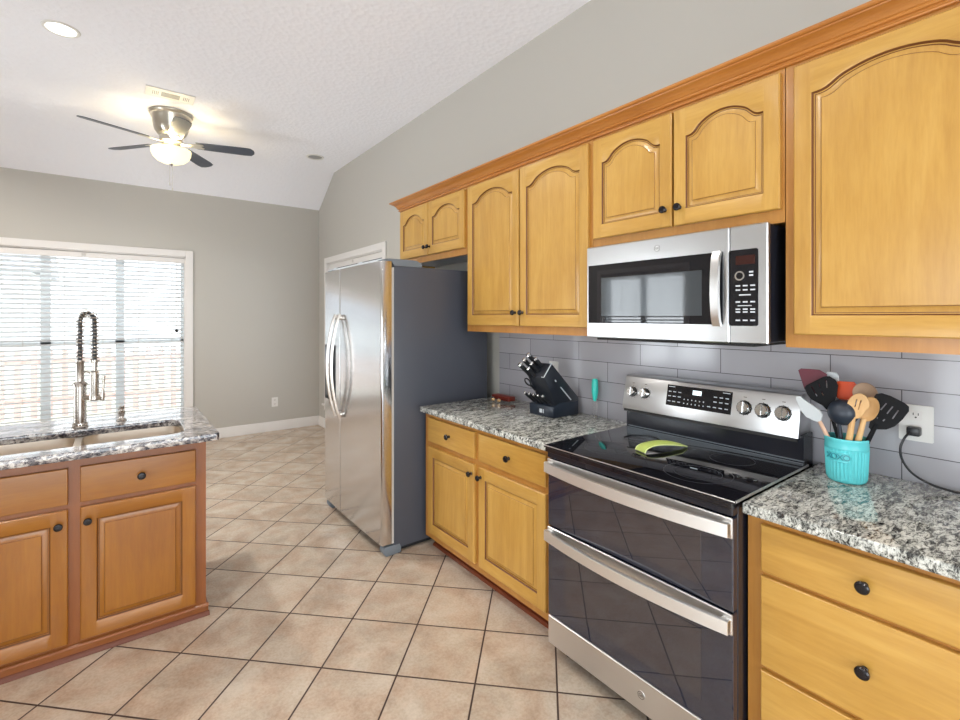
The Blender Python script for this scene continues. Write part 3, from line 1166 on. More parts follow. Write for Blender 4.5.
def fridge_door(y0, y1, name='door'):
    mb = MB()
    poly = []
    n = 40
    ym = (2.66 + 3.67) / 2
    for k in range(n + 1):
        y = y0 + (y1 - y0) * k / n
        edge_ = min(abs(y - 2.66), abs(y - 3.67))
        bow = 0.008 * (1 - ((y - ym) / 0.505) ** 2)
        rnd = 0.004 * max(0, 1 - edge_ / 0.01) ** 2
        poly.append((1.275 - bow + rnd, y))
    poly += [(1.342, y1), (1.342, y0)]
    mb.prism(poly, 0, 'Z', 0.075, 1.826, bev=0.003)
    return mb.build(name, 'steelv', FR)


d1 = fridge_door(2.66, 3.328)
d2 = fridge_door(3.336, 3.67)
mb = MB()
mb.box(1.30, 1.344, 3.3285, 3.3355, 0.08, 1.82)
mb.build('door_seam', 'darkslot', FR)


def bar_handle(parent, y, tip):
    mb = MB()
    pts = []
    for k in range(15):
        s_ = k / 14
        z = 0.76 + (1.50 - 0.76) * s_
        bow = 0.062 * math.sin(PI * s_) ** 0.8
        pts.append(((1.262 - 0.006 - bow), y, z))
    w = 0.014
    rows = []
    for (x_, y_, z_) in pts:
        rows.append([mb.bm.verts.new(p) for p in ((x_, y_ - w, z_), (x_ - 0.014, y_ - w * 0.7, z_), (x_ - 0.014, y_ + w * 0.7, z_), (x_, y_ + w, z_))])
    for a, b in zip(rows, rows[1:]):
        for k in range(4):
            mb.bm.faces.new([a[k], a[(k + 1) % 4], b[(k + 1) % 4], b[k]])
    mb.bm.faces.new(rows[0][::-1])
    mb.bm.faces.new(rows[-1])
    mb.box(1.250, 1.272, y - 0.012, y + 0.012, 0.765, 0.80, 0.003)
    mb.box(1.250, 1.272, y - 0.012, y + 0.012, 1.46, 1.495, 0.003)
    return mb.build('handle', 'nickel', parent, smooth=50)


bar_handle(d1, 3.292, 0)
bar_handle(d2, 3.374, 0)
mb = MB()
mb.box(1.255, 1.272, 3.45, 3.615, 0.86, 1.27, 0.004)
ds = mb.build('water_dispenser', 'blackplastic', d2)
mb = MB()
mb.box(1.252, 1.256, 3.465, 3.60, 1.13, 1.25, 0.001)
mb.build('control_panel', 'greyplastic', ds)
mb = MB()
mb.box(1.255, 1.262, 3.475, 3.59, 0.868, 0.885, 0.001)
mb.build('drip_tray', 'greyplastic', ds)
for y in (2.665, 3.565):
    mb = MB()
    mb.prism([(1.30, 1.827), (1.30, 1.838), (1.33, 1.842), (1.52, 1.842), (1.56, 1.822), (1.56, 1.800), (1.362, 1.800), (1.345, 1.827)], 0, 'Y', y, y + 0.10)
    mb.build('hinge_cover', 'greyplastic', FR)
for y in (2.664, 3.606):
    mb = MB()
    mb.prism([(1.292, 0.020), (1.288, 0.040), (1.296, 0.060), (1.40, 0.060), (1.41, 0.035), (1.41, 0.003), (1.31, 0.0)], 0, 'Y', y, y + 0.06, bev=0.003)
    mb.build('foot_cover', 'greyplastic', FR)
mb = MB()
mb.box(1.36, 1.376, 2.765, 3.565, 0.004, 0.034)
mb.box(1.43, 2.08, 2.70, 3.64, 0.002, 0.034)
mb.build('base_grille', 'darkslot', FR)

# ------------------------------------------------------------------ range
RG = thing('electric_range', (1.8, 1.066, 0), 'stainless double-oven electric range with black glass top and rear controls', 'range')
a0, a1 = 0.676, 1.458
mb = MB()
mb.box(1.515, 2.160, a0, a1, 0.045, 0.898, 0.003)
for yy in (a0 + 0.05, a1 - 0.05):
    for xx in (1.57, 2.08):
        mb.lathe([(0, 0), (0.018, 0), (0.018, 0.012), (0.010, 0.016), (0.010, 0.046)], (xx, yy, 0), seg=12)
mb.build('body', 'black', RG)
mb = MB()
mb.box(1.468, 2.062, a0 - 0.012, a1 + 0.012, 0.9155, 0.925, 0.003, 0, 2)
mb.box(1.468, 2.06, a0 - 0.001, a1 + 0.001, 0.898, 0.9155, 0.001)
ct = mb.build('cooktop', 'blackglass', RG)
for (bx_, by_, rr) in ((1.64, 0.87, 0.115), (1.64, 1.27, 0.09), (1.90, 0.87, 0.08), (1.90, 1.27, 0.08), (1.64, 0.87, 0.08)):
    mb = MB()
    mb.lathe([(rr - 0.002, 0.9251), (rr - 0.002, 0.9254), (rr, 0.9254), (rr, 0.9251), (rr - 0.002, 0.9251)], (bx_, by_, 0), seg=48)
    mb.build('burner_ring', mat('grey_burner_print', S(44, 46, 52), 0.3) if 'ring' not in M else M['ring'], ct)
mb = MB()
mb.box(1.4665, 1.4695, a0 - 0.012, a1 + 0.012, 0.9225, 0.9255, 0.0006)
mb.box(1.476, 2.06, a0 - 0.0125, a0 - 0.0095, 0.918, 0.9262, 0.0008)
mb.build('steel_edge', 'steel', ct)
mb = MB()
mb.box(1.480, 1.515, a0, a1, 0.872, 0.905, 0.003)
mb.build('front_rail', 'black', RG)


def oven_door(z0, z1, hz, win):
    mb = MB()
    mb.box(1.484, 1.514, a0 + 0.001, a1 - 0.001, z0, z1, 0.003)
    d_ = mb.build('oven_door', 'ovenglass', RG)
    mb = MB()
    mb.box(1.4826, 1.4842, a0 + 0.10, a1 - 0.10, win[0], win[1], 0.0006)
    mb.build('window', 'inner', d_)
    mb = MB()
    mb.box(1.478, 1.486, a0 + 0.001, a1 - 0.001, z1 - 0.062, z1 + 0.001, 0.002)
    mb.build('top_band', 'steel', d_)
    # bowed flat bar handle with end posts
    mb = MB()
    n = 16
    rows = []
    for k in range(n + 1):
        y = a0 + 0.004 + (a1 - a0 - 0.008) * k / n
        bow = 0.034 * (1 - (2 * k / n - 1) ** 2)
        xo = 1.455 - bow
        zz = hz
        rows.append([mb.bm.verts.new(p) for p in ((xo, y, zz - 0.021), (xo, y, zz + 0.019), (xo + 0.004, y, zz + 0.021), (xo + 0.013, y, zz + 0.021), (xo + 0.013, y, zz - 0.021))])
    for a, b in zip(rows, rows[1:]):
        for k in range(5):
            mb.bm.faces.new([a[k], a[(k + 1) % 5], b[(k + 1) % 5], b[k]])
    mb.bm.faces.new(rows[0])
    mb.bm.faces.new(rows[-1][::-1])
    mb.box(1.460, 1.480, a0 + 0.004, a0 + 0.030, hz - 0.019, hz + 0.019, 0.002)
    mb.box(1.460, 1.480, a1 - 0.030, a1 - 0.004, hz - 0.019, hz + 0.019, 0.002)
    mb.build('handle', 'steelh', d_)
    return d_


oven_door(0.578, 0.866, 0.835, (0.62, 0.795))
oven_door(0.190, 0.572, 0.541, (0.25, 0.48))
mb = MB()
mb.box(1.484, 1.514, a0 + 0.001, a1 - 0.001, 0.066, 0.186, 0.003)
kp = mb.build('kick_panel', 'steel', RG)


def badge(parent, F, r):
    mb = MB()
    b = bmesh.new()
    bmesh.ops.create_cone(b, cap_ends=True, segments=32, radius1=r, radius2=r * 0.96, depth=0.0016)
    mb.add(b, 0, F @ Matrix.Translation((0, 0, 0.0008)))
    bd = mb.build('badge', 'steel', parent)
    mb = MB()
    mb.flat([[(r * 0.90 * math.cos(2 * PI * k / 32), r * 0.90 * math.sin(2 * PI * k / 32)) for k in range(32)], [(r * 0.80 * math.cos(2 * PI * k / 32), r * 0.80 * math.sin(2 * PI * k / 32)) for k in range(32)]], 0.0006, F @ Matrix.Translation((0, 0, 0.0019)))
    mb.text('GE', r * 1.0, 0.0006, F @ Matrix.Translation((0, 0, 0.0019)))
    mb.build('emblem', 'darkmark', bd)


badge(kp, faceX(1.484, 0.995, 0.128), 0.015)
mb = MB()
mb.box(2.062, 2.160, a0 + 0.006, a1 + 0.010, 0.898, 1.03, 0.002)
mb.build('rear_riser', 'black', RG)
mb = MB()
mb.box(2.0595, 2.0625, a0 + 0.003, a1 - 0.003, 0.930, 0.934)
mb.box(2.048, 2.052, a0 + 0.003, a1 - 0.003, 0.925, 0.9265)
mb.build('riser_trim', 'greyplastic', RG)
# sloped stainless console
mb = MB()
mb.prism([(2.040, 1.018), (2.076, 1.178), (2.092, 1.184), (2.165, 1.184), (2.165, 1.018)], 0, 'Y', a0 + 0.016, a1 + 0.022, bev=0.002)
con = mb.build('console', 'steelm', RG)
al = math.atan2(0.036, 0.160)
CF = Matrix.Translation((2.040, 0, 1.018)) @ Matrix(((0, math.sin(al), -math.cos(al), 0), (-1, 0, 0, 0), (0, math.cos(al), math.sin(al), 0), (0, 0, 0, 1)))
# local: x = -Y, y = up the slope, z = out of the console


def cbox(x0, x1, y0, y1, z0, z1, mi=0, mb=None, bev=0.0):
    b = bmesh.new()
    bmesh.ops.create_cube(b, size=1)
    for v in b.verts:
        v.co = Vector(((x0 + x1) / 2 + v.co.x * (x1 - x0), (y0 + y1) / 2 + v.co.y * (y1 - y0), (z0 + z1) / 2 + v.co.z * (z1 - z0)))
    if bev:
        bmesh.ops.bevel(b, geom=list(b.edges), offset=bev, segments=1, affect='EDGES')
    mb.add(b, mi, CF)


mb = MB()
cbox(-1.243, -0.945, 0.050, 0.146, -0.001, 0.002, 0, mb)
dp = mb.build('touch_panel', 'blackglass', con)
mb = MB()
cbox(-1.118, -1.078, 0.112, 0.132, 0.002, 0.0026, 0, mb)
mb.build('clock_display', 'lcd', dp)
mb = MB()
for row, (yy, xs) in enumerate(((0.115, (-1.228, -1.205, -1.18, -1.015, -0.99, -0.965)), (0.094, (-1.228, -1.205, -1.18, -1.015, -0.99, -0.965)), (0.070, (-1.228, -1.205, -1.18, -1.04, -1.015, -0.99, -0.965)))):
    for x_ in xs:
        cbox(x_ - 0.007, x_ + 0.007, yy - 0.002, yy + 0.002, 0.002, 0.0024, 0, mb)
for row in range(2):
    for k in range(6):
        cbox(-1.155 + k * 0.018 - 0.0022, -1.155 + k * 0.018 + 0.0022, 0.066 + row * 0.018, 0.071 + row * 0.018, 0.002, 0.0024, 0, mb)
cbox(-1.236, -1.205, 0.136, 0.139, 0.002, 0.0024, 0, mb)
cbox(-0.985, -0.953, 0.136, 0.139, 0.002, 0.0024, 0, mb)
mb.build('key_legends', 'mark', dp)
mb = MB()
for kx in (-1.430, -1.360, -0.894, -0.823, -0.750):
    for a_ in range(0, 12):
        aa = 2 * PI * a_ / 12
        x_, y_ = kx + 0.031 * math.cos(aa), 0.088 + 0.031 * math.sin(aa)
        cbox(x_ - 0.0013, x_ + 0.0013, y_ - 0.0013, y_ + 0.0013, 0, 0.0005, 0, mb)
    cbox(kx - 0.006, kx + 0.006, 0.131, 0.1335, 0, 0.0005, 0, mb)
mb.build('dial_marks', 'darkmark', con)
for kx in (-1.430, -1.360, -0.894, -0.823, -0.750):
    r = 0.0225 if kx < -1 else 0.0265
    c = CF @ Vector((kx, 0.088, 0.0))
    nrm = (CF.to_3x3() @ Vector((0, 0, 1)))
    mb = MB()
    mb.lathe([(r, 0), (r, 0.003), (r * 0.93, 0.005), (r * 0.88, 0.020), (r * 0.8, 0.0225), (0, 0.0225)], c, tuple(nrm), 28)
    kb = mb.build('control_knob', 'chrome', con)
    mb = MB()
    cbox(kx - 0.004, kx + 0.004, 0.088 - r * 0.86, 0.088 + r * 0.86, 0.0225, 0.029, 0, mb, 0.001)
    mb.build('grip', 'chrome', kb)
    mb = MB()
    mb.lathe([(0, 0), (r * 1.12, 0), (r * 1.12, 0.002), (0, 0.002)], c, tuple(nrm), 28)
    mb.build('shadow_ring', 'darkslot', kb)  # dark disc standing in for the shadow round each knob
mb = MB()
cbox(-a1 - 0.010, -a0 - 0.020, -0.012, 0.0, -0.01, -0.002, 0, mb)
mb.build('console_seam', 'darkslot', con)

# ------------------------------------------------------------------ microwave
MW = thing('microwave_oven', (1.98, 1.09, 1.385), 'stainless over-the-range microwave with black glass door and bar handle', 'microwave')
y0, y1, z0, z1 = 0.694, 1.488, 1.384, 1.809
mb = MB()
mb.box(1.802, 2.174, y0 + 0.003, y1 - 0.003, z0 + 0.006, z1 - 0.002, 0.002)
mb.build('body', 'black', MW)
mb = MB()
mb.box(1.776, 1.801, 0.824, y1, z0, z1, 0.004)
dr = mb.build('door', 'steelm', MW)
mb = MB()
mb.box(1.774, 1.777, 0.845, y1 - 0.012, 1.452, 1.722, 0.0008)
gd = mb.build('door_glass', 'blackglass', dr)
mb = MB()
mb.box(1.7728, 1.7742, 0.925, 1.40, 1.485, 1.660, 0.0004)
mb.build('viewing_window', mat('meshed_window_glass', (0.05, 0.058, 0.065), 0.05, 0, **{'IOR': 1.55}), gd)
badge(dr, faceX(1.776, 1.115, 1.765), 0.0145)
mb = MB()
n = 12
rows = []
for k in range(n + 1):
    z = 1.445 + (1.725 - 1.445) * k / n
    bow = 0.022 * math.sin(PI * k / n) ** 0.5 + 0.008
    xo = 1.776 - bow
    rows.append([mb.bm.verts.new(p) for p in ((xo + 0.009, 0.848, z), (xo, 0.852, z), (xo, 0.881, z), (xo + 0.009, 0.885, z))])
for a, b in zip(rows, rows[1:]):
    for k in range(4):
        mb.bm.faces.new([a[k], a[(k + 1) % 4], b[(k + 1) % 4], b[k]])
mb.bm.faces.new(rows[0])
mb.bm.faces.new(rows[-1][::-1])
mb.build('handle', 'steel', dr)
mb = MB()
mb.box(1.776, 1.801, y0, 0.822, z0, z1, 0.004)
cp = mb.build('control_panel', 'steelm', MW)
mb = MB()
mb.flat([rrect(-0.8215, -0.724, 1.448, 1.722, 0.008, 4)], 0.003, faceX(1.7755, 0, 0))
pn = mb.build('touch_panel', 'blackglass', cp)
mb = MB()
mb.box(1.7736, 1.7742, 0.734, 0.80, 1.668, 1.70)
mb.build('clock_display', 'red_display', pn)
mb = MB()
mb.lathe([(0.012, 0), (0.012, 0.002), (0.017, 0.002), (0.017, 0), (0.012, 0)], (1.7738, 0.786, 1.628), '-X', 28)
mb.build('dial_ring', 'chrome', pn)
mb = MB()
for (yy, zz) in ((0.747, 1.640), (0.747, 1.628)):
    mb.box(1.7735, 1.774, yy - 0.007, yy + 0.007, zz - 0.003, zz + 0.003)
for zz in (1.592, 1.577, 1.534, 1.508, 1.498, 1.468):
    for yy in (0.792, 0.767, 0.742):
        mb.box(1.7735, 1.774, yy - 0.008, yy + 0.008, zz - 0.0025, zz + 0.0025)
mb.box(1.7735, 1.774, 0.748, 0.788, 1.557, 1.561)
mb.box(1.7735, 1.774, 0.745, 0.793, 1.519, 1.522)
mb.build('key_legends', 'mark', pn)
mb = MB()
mb.box(1.79, 2.10, y0 + 0.05, y1 - 0.05, z0 - 0.010, z0 + 0.006, 0.002)
mb.build('underside_vent', 'darkslot', MW)

# ------------------------------------------------------------------ ceiling things
FC = Vector((0.376, 5.13, 0))
fan = thing('ceiling_fan', (FC.x, FC.y, 3.33), 'five-blade ceiling fan with nickel housing and lit glass bowl', 'fan')
mb = MB()
mb.lathe([(0, 3.329), (0.168, 3.329), (0.172, 3.318), (0.168, 3.306), (0.160, 3.300), (0.160, 3.288), (0.150, 3.270), (0.138, 3.20), (0.128, 3.165), (0.108, 3.135), (0.090, 3.12), (0.090, 3.07), (0.075, 3.055), (0.07, 3.03), (0, 3.03)], (FC.x, FC.y, 0), seg=48)
mb.build('motor_housing', 'bladearm', fan)
for k in range(5):
    a = math.radians(-15 + 72 * k)
    u = Vector((math.cos(a), math.sin(a), 0))
    v = Vector((-math.sin(a), math.cos(a), 0))
    R4 = Matrix((( u.x, v.x, 0, FC.x), (u.y, v.y, 0, FC.y), (0, 0, 1, 3.065), (0, 0, 0, 1))) @ Matrix.Rotation(math.radians(-13), 4, 'X')
    out = [(0.20, -0.052), (0.30, -0.058), (0.60, -0.066), (0.655, -0.060), (0.68, -0.03), (0.685, 0.0), (0.68, 0.03), (0.655, 0.060), (0.60, 0.066), (0.30, 0.058), (0.20, 0.052)]
    mb = MB()
    mb.flat([out], 0.006, R4, 0, 0.001)
    bl_ = mb.build('blade', 'blade', fan)
    mb = MB()
    mb.flat([[(0.06, -0.018), (0.14, -0.014), (0.20, -0.038), (0.255, -0.036), (0.262, -0.020), (0.235, 0.0), (0.262, 0.020), (0.255, 0.036), (0.20, 0.038), (0.14, 0.014), (0.06, 0.018)]], 0.005, R4 @ Matrix.Translation((0, 0, -0.0056)), 0, 0.001)
    mb.build('blade_bracket', 'bladearm', bl_)
mb = MB()
mb.lathe([(0, 3.034), (0.050, 3.034), (0.050, 3.015), (0.012, 3.01), (0.012, 2.876), (0, 2.876)], (FC.x, FC.y, 0), seg=40)
lk = mb.build('light_fitter', 'bladearm', fan)
mb = MB()
mb.lathe([(0.147, 3.000), (0.150, 3.004), (0.158, 3.000), (0.157, 2.985), (0.155, 2.965), (0.140, 2.930), (0.110, 2.900), (0.07, 2.882), (0.014, 2.874), (0.014, 2.878), (0.07, 2.887), (0.107, 2.905), (0.136, 2.934), (0.150, 2.967), (0.147, 3.000)], (FC.x, FC.y, 0), seg=40)
mb.build('glass_bowl', 'bowl', lk)
mb = MB()
mb.lathe([(0, 2.876), (0.018, 2.874), (0.014, 2.864), (0.006, 2.858), (0, 2.850)], (FC.x, FC.y, 0), seg=16)
mb.build('finial', 'nickel', lk)
for dx_, dz in ((0.01, 0.20), (-0.012, 0.155)):
    mb = MB()
    mb.tube([(FC.x + dx_, FC.y, 2.86), (FC.x + dx_, FC.y, 2.86 - dz)], 0.0016, 6)
    pc = mb.build('pull_chain', 'gasket', fan)
    mb = MB()
    mb.lathe([(0, 0), (0.007, 0.004), (0.005, 0.028), (0, 0.032)], (FC.x + dx_, FC.y, 2.86 - dz - 0.03), seg=10)
    mb.build('chain_fob', 'gasket', pc)

vt = thing('ceiling_vent', (0.34, 4.70, 3.33), 'white rectangular ceiling vent with dark louvres beside the fan', 'vent')
mb = MB()
mb.box(0.165, 0.510, 4.60, 4.79, 3.322, 3.33, 0.003)
mb.build('frame', 'whiteplastic', vt)
mb = MB()
mb.box(0.275, 0.405, 4.655, 4.745, 3.3205, 3.3222)
for k in range(4):
    mb.box(0.215 + k * 0.012, 0.220 + k * 0.012, 4.665, 4.735, 3.3205, 3.3222)
    mb.box(0.430 + k * 0.012, 0.435 + k * 0.012, 4.665, 4.735, 3.3205, 3.3222)
mb.build('louvre', 'greyplastic', vt)


def can(x, y, lit, label):
    t_ = thing('recessed_light', (x, y, 3.33), label, 'light', 'recessed ceiling lights')
    mb = MB()
    mb.lathe([(0.075, 3.3295), (0.078, 3.322), (0.094, 3.324), (0.098, 3.3295)], (x, y, 0), seg=36)
    mb.build('trim_ring', 'whiteplastic', t_)
    mb = MB()
    mb.lathe([(0.078, 3.328), (0.06, 3.325), (0, 3.324)], (x, y, 0), seg=36)
    mb.build('lens', 'can' if lit else 'candark', t_)
    if lit:
        l = bpy.data.lights.new('can_lamp', 'AREA')
        l.shape = 'DISK'
        l.size = 0.15
        l.energy = lit
        l.color = (1, 0.96, 0.90)
        l.spread = math.radians(150)
        o_ = bpy.data.objects.new('can_lamp', l)
        C.objects.link(o_)
        o_.parent = t_
        o_.location = (0, 0, -0.008)
    return t_


can(-0.297, 4.045, 24, 'lit recessed ceiling light nearest the top left corner')
can(1.80, 5.50, 0, 'small unlit recessed ceiling light near the vaulted corner')
can(0.6, 1.5, 8, 'added lit recessed ceiling light over the aisle by the range, above the frame')  # this can and the three below are unseen, added for brightness
can(-0.8, 1.6, 12, 'added lit recessed ceiling light over the floor before the sink island')
can(-1.5, 5.2, 24, 'added lit recessed ceiling light left of the fan, outside the frame')  # unseen can added to brighten the back of the room
can(0.6, -0.9, 16, 'added lit recessed ceiling light behind the camera')
for q in range(3):
    l = bpy.data.lights.new('fan_lamp', 'POINT')
    l.energy = 4.5
    l.color = (1, 0.84, 0.58)
    l.shadow_soft_size = 0.03
    o_ = bpy.data.objects.new('fan_lamp', l)
    C.objects.link(o_)
    o_.parent = fan
    o_.location = (0.085 * math.cos(q * 2.094 + 0.5), 0.085 * math.sin(q * 2.094 + 0.5), -0.375)


# ------------------------------------------------------------------ outlets, cord
def outlet(x, y, z, facing, label, w=0.075, h=0.118, rows=(0.026, -0.026)):
    t_ = thing('power_outlet', (x, y, z), label, 'outlet')
    F = faceX(x, y, z) if facing == 'X' else faceY(x, y, z)
    mb = MB()
    mb.flat([rrect(-w / 2, w / 2, -h / 2, h / 2, 0.004, 3)], 0.005, F @ Matrix.Translation((0, 0, 0.0026)), 0, 0.001)
    p = mb.build('cover_plate', 'whiteplastic', t_)
    for r in rows:
        mb = MB()
        mb.flat([rrect(-0.017, 0.017, r - 0.017, r + 0.017, 0.006, 3)], 0.0016, F @ Matrix.Translation((0, 0, 0.006)))
        s_ = mb.build('socket', 'trim', t_)
        mb = MB()
        for q in (-0.0065, 0.0065):
            mb.flat([[(q - 0.0012, r + 0.001), (q + 0.0012, r + 0.001), (q + 0.0012, r + 0.009), (q - 0.0012, r + 0.009)]], 0.0004, F @ Matrix.Translation((0, 0, 0.0071)))
        mb.flat([[(0.0028 * math.cos(2 * PI * k / 10), r - 0.006 + 0.0028 * math.sin(2 * PI * k / 10)) for k in range(10)]], 0.0004, F @ Matrix.Translation((0, 0, 0.0071)))
        mb.build('slot', 'darkslot', s_)
    return t_


outlet(1.612, BY - 0.001, 0.372, 'Y', 'white outlet low on the bare back wall above the baseboard')
outlet(2.177, 0.383, 1.116, 'X', 'white wall outlet with a black plug in its lower socket', 0.088, 0.122)
outlet(2.177, 2.085, 1.142, 'X', 'white outlet on the tiles mostly hidden by the knife block')
co = thing('appliance_cable', (2.165, 0.383, 1.09), 'black power cord plugged into the wall and trailing over the worktop', 'cable')
mb = MB()
mb.box(2.135, 2.1695, 0.367, 0.402, 1.076, 1.106, 0.005, 0, 2)
mb.build('plug', 'blackplastic', co)
P = [(2.140, 0.392, 1.088), (2.120, 0.402, 1.070), (2.115, 0.412, 1.035), (2.118, 0.408, 0.995), (2.125, 0.385, 0.955), (2.13, 0.345, 0.930), (2.13, 0.29, 0.9195), (2.12, 0.20, 0.9185), (2.10, 0.08, 0.9185), (2.07, -0.06, 0.9185), (2.05, -0.2, 0.9185)]


def smooth_path(P, n=8):
    P = [Vector(p) for p in P]
    out = []
    for i in range(len(P) - 1):
        a, b, c, d = P[max(i - 1, 0)], P[i], P[i + 1], P[min(i + 2, len(P) - 1)]
        for k in range(n):
            s_ = k / n
            out.append(0.5 * ((2 * b) + (c - a) * s_ + (2 * a - 5 * b + 4 * c - d) * s_ ** 2 + (3 * b - a - 3 * c + d) * s_ ** 3))
    out.append(P[-1])
    return out


mb = MB()
mb.tube(smooth_path(P), 0.0038, 8)
mb.build('wire', 'blackplastic', co)

# ------------------------------------------------------------------ knife block and knives
KB = thing('knife_block', (2.02, 1.93, 0.914), 'dark slanted knife block full of knives by the tiled wall', 'knife block')
mb = MB()
mb.prism([(1.845, 1.148), (1.905, 1.222), (2.128, 1.012), (2.128, 0.916), (1.99, 0.916), (1.94, 0.97), (1.90, 1.06)], 0, 'Y', 1.842, 1.975, bev=0.004)
mb.build('slanted_body', 'blockbody', KB)
mb = MB()
mb.prism([(1.915, 0.916), (1.912, 0.978), (1.965, 0.995), (2.12, 0.995), (2.12, 0.916)], 0, 'Y', 1.838, 2.030, bev=0.004)
bs_ = mb.build('base', 'navyblock', KB)
mb = MB()
mb.flat([[(-1.945, 0.935), (-1.925, 0.935), (-1.925, 0.957), (-1.945, 0.957)]], 0.001, faceX(1.912, 0, 0))
mb.flat([[(-1.918, 0.935), (-1.912, 0.935), (-1.912, 0.957), (-1.918, 0.957)]], 0.001, faceX(1.912, 0, 0))
mb.build('emblem', 'mark', bs_)
u = Vector((-0.76, 0, 0.65)).normalized()           # the way the handles point
w = Vector((0.65, 0, 0.76)).normalized()            # across the block's top face
mb = MB()
# pale outline on the block side and top
A = Vector((1.875, 1.8405, 1.170))
mb.tube([Vector((1.975, 1.8405, 1.085)), Vector((2.06, 1.8405, 1.005))], 0.0035, 6)
mb.tube([Vector((1.93, 1.8405, 1.128)), Vector((1.938, 1.8405, 1.120))], 0.004, 6)
mb.build('side_slot', 'mark', KB)
mb = MB()
mb.tube([Vector((1.843, 1.86, 1.150)), Vector((1.843, 1.842, 1.150)), Vector((1.904, 1.842, 1.223)), Vector((1.904, 1.86, 1.223))], 0.0028, 6)
mb.build('top_trim', 'mark', KB)


def knife(base, d, L_, wd, label, grp='knives in the block', name='kitchen_knife'):
    """handle from base along d, a short blade end reaching into the block"""
    base = Vector(base)
    d = Vector(d).normalized()
    side_ = Vector((0, 1, 0))
    up_ = side_.cross(d).normalized()
    t_ = thing(name, tuple(base), label, 'knife', grp)
    mb = MB()
    rows = []
    prof = [(0.0, 0.70), (0.06, 0.95), (0.25, 0.80), (0.55, 0.95), (0.85, 0.92), (0.93, 1.0)]
    for s_, k in prof:
        p = base + d * L_ * s_
        a, b = wd * k / 2, wd * 0.36
        rows.append([mb.bm.verts.new(p + up_ * a * math.cos(q) + side_ * b * math.sin(q)) for q in [2 * PI * j / 10 for j in range(10)]])
    for a, b in zip(rows, rows[1:]):
        for k in range(10):
            mb.bm.faces.new([a[k], a[(k + 1) % 10], b[(k + 1) % 10], b[k]])
    mb.bm.faces.new(rows[0])
    mb.bm.faces.new(rows[-1][::-1])
    mb.build('handle', 'blackplastic', t_)
    mb = MB()
    mb.tube([base + d * L_ * 0.925, base + d * L_ * 0.985, base + d * L_], [wd * 0.50, wd * 0.48, wd * 0.30], 12)
    mb.build('end_cap', 'chrome', t_)
    mb = MB()
    p = base - d * 0.02
    b = bmesh.new()
    bmesh.ops.create_cube(b, size=1)
    Mx = Matrix.Translation(p) @ Matrix(((d.x, side_.x, up_.x, 0), (d.y, side_.y, up_.y, 0), (d.z, side_.z, up_.z, 0), (0, 0, 0, 1)))
    for v in b.verts:
        v.co = Vector((v.co.x * 0.045, v.co.y * 0.002, v.co.z * wd * 0.8))
    mb.add(b, 0, Mx)
    mb.build('blade', 'chrome', t_)
    return t_


top0 = Vector((1.865, 0, 1.172))
spots = [
    (0.046, 1.945, 0.098, 0.028, 'large knife with the handle highest on the left of the block'),
    (0.010, 1.952, 0.100, 0.028, 'large knife, second handle down on the left of the block'),
    (-0.026, 1.958, 0.102, 0.028, 'large knife, third handle down on the left of the block'),
    (0.040, 1.902, 0.072, 0.024, 'medium knife with the highest handle of the inner row'),
    (0.006, 1.909, 0.075, 0.024, 'medium knife, middle handle of the inner row'),
    (-0.026, 1.915, 0.072, 0.024, 'medium knife, lowest handle of the inner row'),
]
for dw, y_, L_, wd, lab in spots:
    p = top0 + w * dw
    knife((p.x, y_, p.z), u, L_, wd, lab)
for k in range(5):
    knife((1.935, 2.012 - 0.036 * k, 0.985), Vector((-0.70, 0.02, 0.55)), 0.098, 0.018, ('leftmost', 'second from left', 'middle', 'fourth from left', 'rightmost')[k] + ' of the five small steak knives in the block base', 'steak knives in the block base', 'steak_knife')
sc = thing('kitchen_scissors', (1.86, 1.985, 1.10), 'black-handled scissors whose looped grip pokes from the left of the block', 'scissors')
mb = MB()
c = Vector((1.842, 1.968, 1.112))
pts = [c + u * 0.028 * math.cos(2 * PI * k / 20) + w * 0.013 * math.sin(2 * PI * k / 20) for k in range(21)]
mb.tube(pts, 0.004, 8, caps=False)
mb.tube([c - u * 0.026, c - u * 0.075], [0.007, 0.008], 8)
mb.build('grip', 'blackplastic', sc)
mb = MB()
mb.tube([c - u * 0.07, c - u * 0.13], [0.006, 0.004], 8)
mb.build('blade', 'chrome', sc)

# ------------------------------------------------------------------ small things on the left worktop and the range
bw = thing('wooden_holder', (2.06, 2.47, 0.914), 'small reddish-brown wooden piece lying by the fridge end of the worktop', 'wooden holder')
mb = MB()
mb.box(2.055, 2.115, 2.38, 2.56, 0.9155, 0.946, 0.005, 0, 2)
mb.build('block', 'redbrown', bw)
mb = MB()
mb.box(2.048, 2.056, 2.392, 2.55, 0.932, 0.943, 0.001)
mb.build('front_lip', 'redbrown', bw)
for k in range(2):
    o = thing('cork_stopper', (2.03, 2.50 - 0.06 * k, 0.9155), ('pale round cork stopper beside the reddish wooden piece, nearer the fridge', 'pale round cork stopper beside the reddish wooden piece, nearer the knife block')[k], 'stopper')
    mb = MB()
    mb.lathe([(0, 0), (0.011, 0), (0.012, 0.010), (0.009, 0.014), (0, 0.014)], (2.02, 2.50 - 0.06 * k, 0.9155), seg=16)
    mb.build('cork', 'woodspoon', o)
    mb = MB()
    mb.lathe([(0, 0.014), (0.006, 0.014), (0.006, 0.018), (0, 0.019)], (2.02, 2.50 - 0.06 * k, 0.9155), seg=12)
    mb.build('steel_top', 'chrome', o)

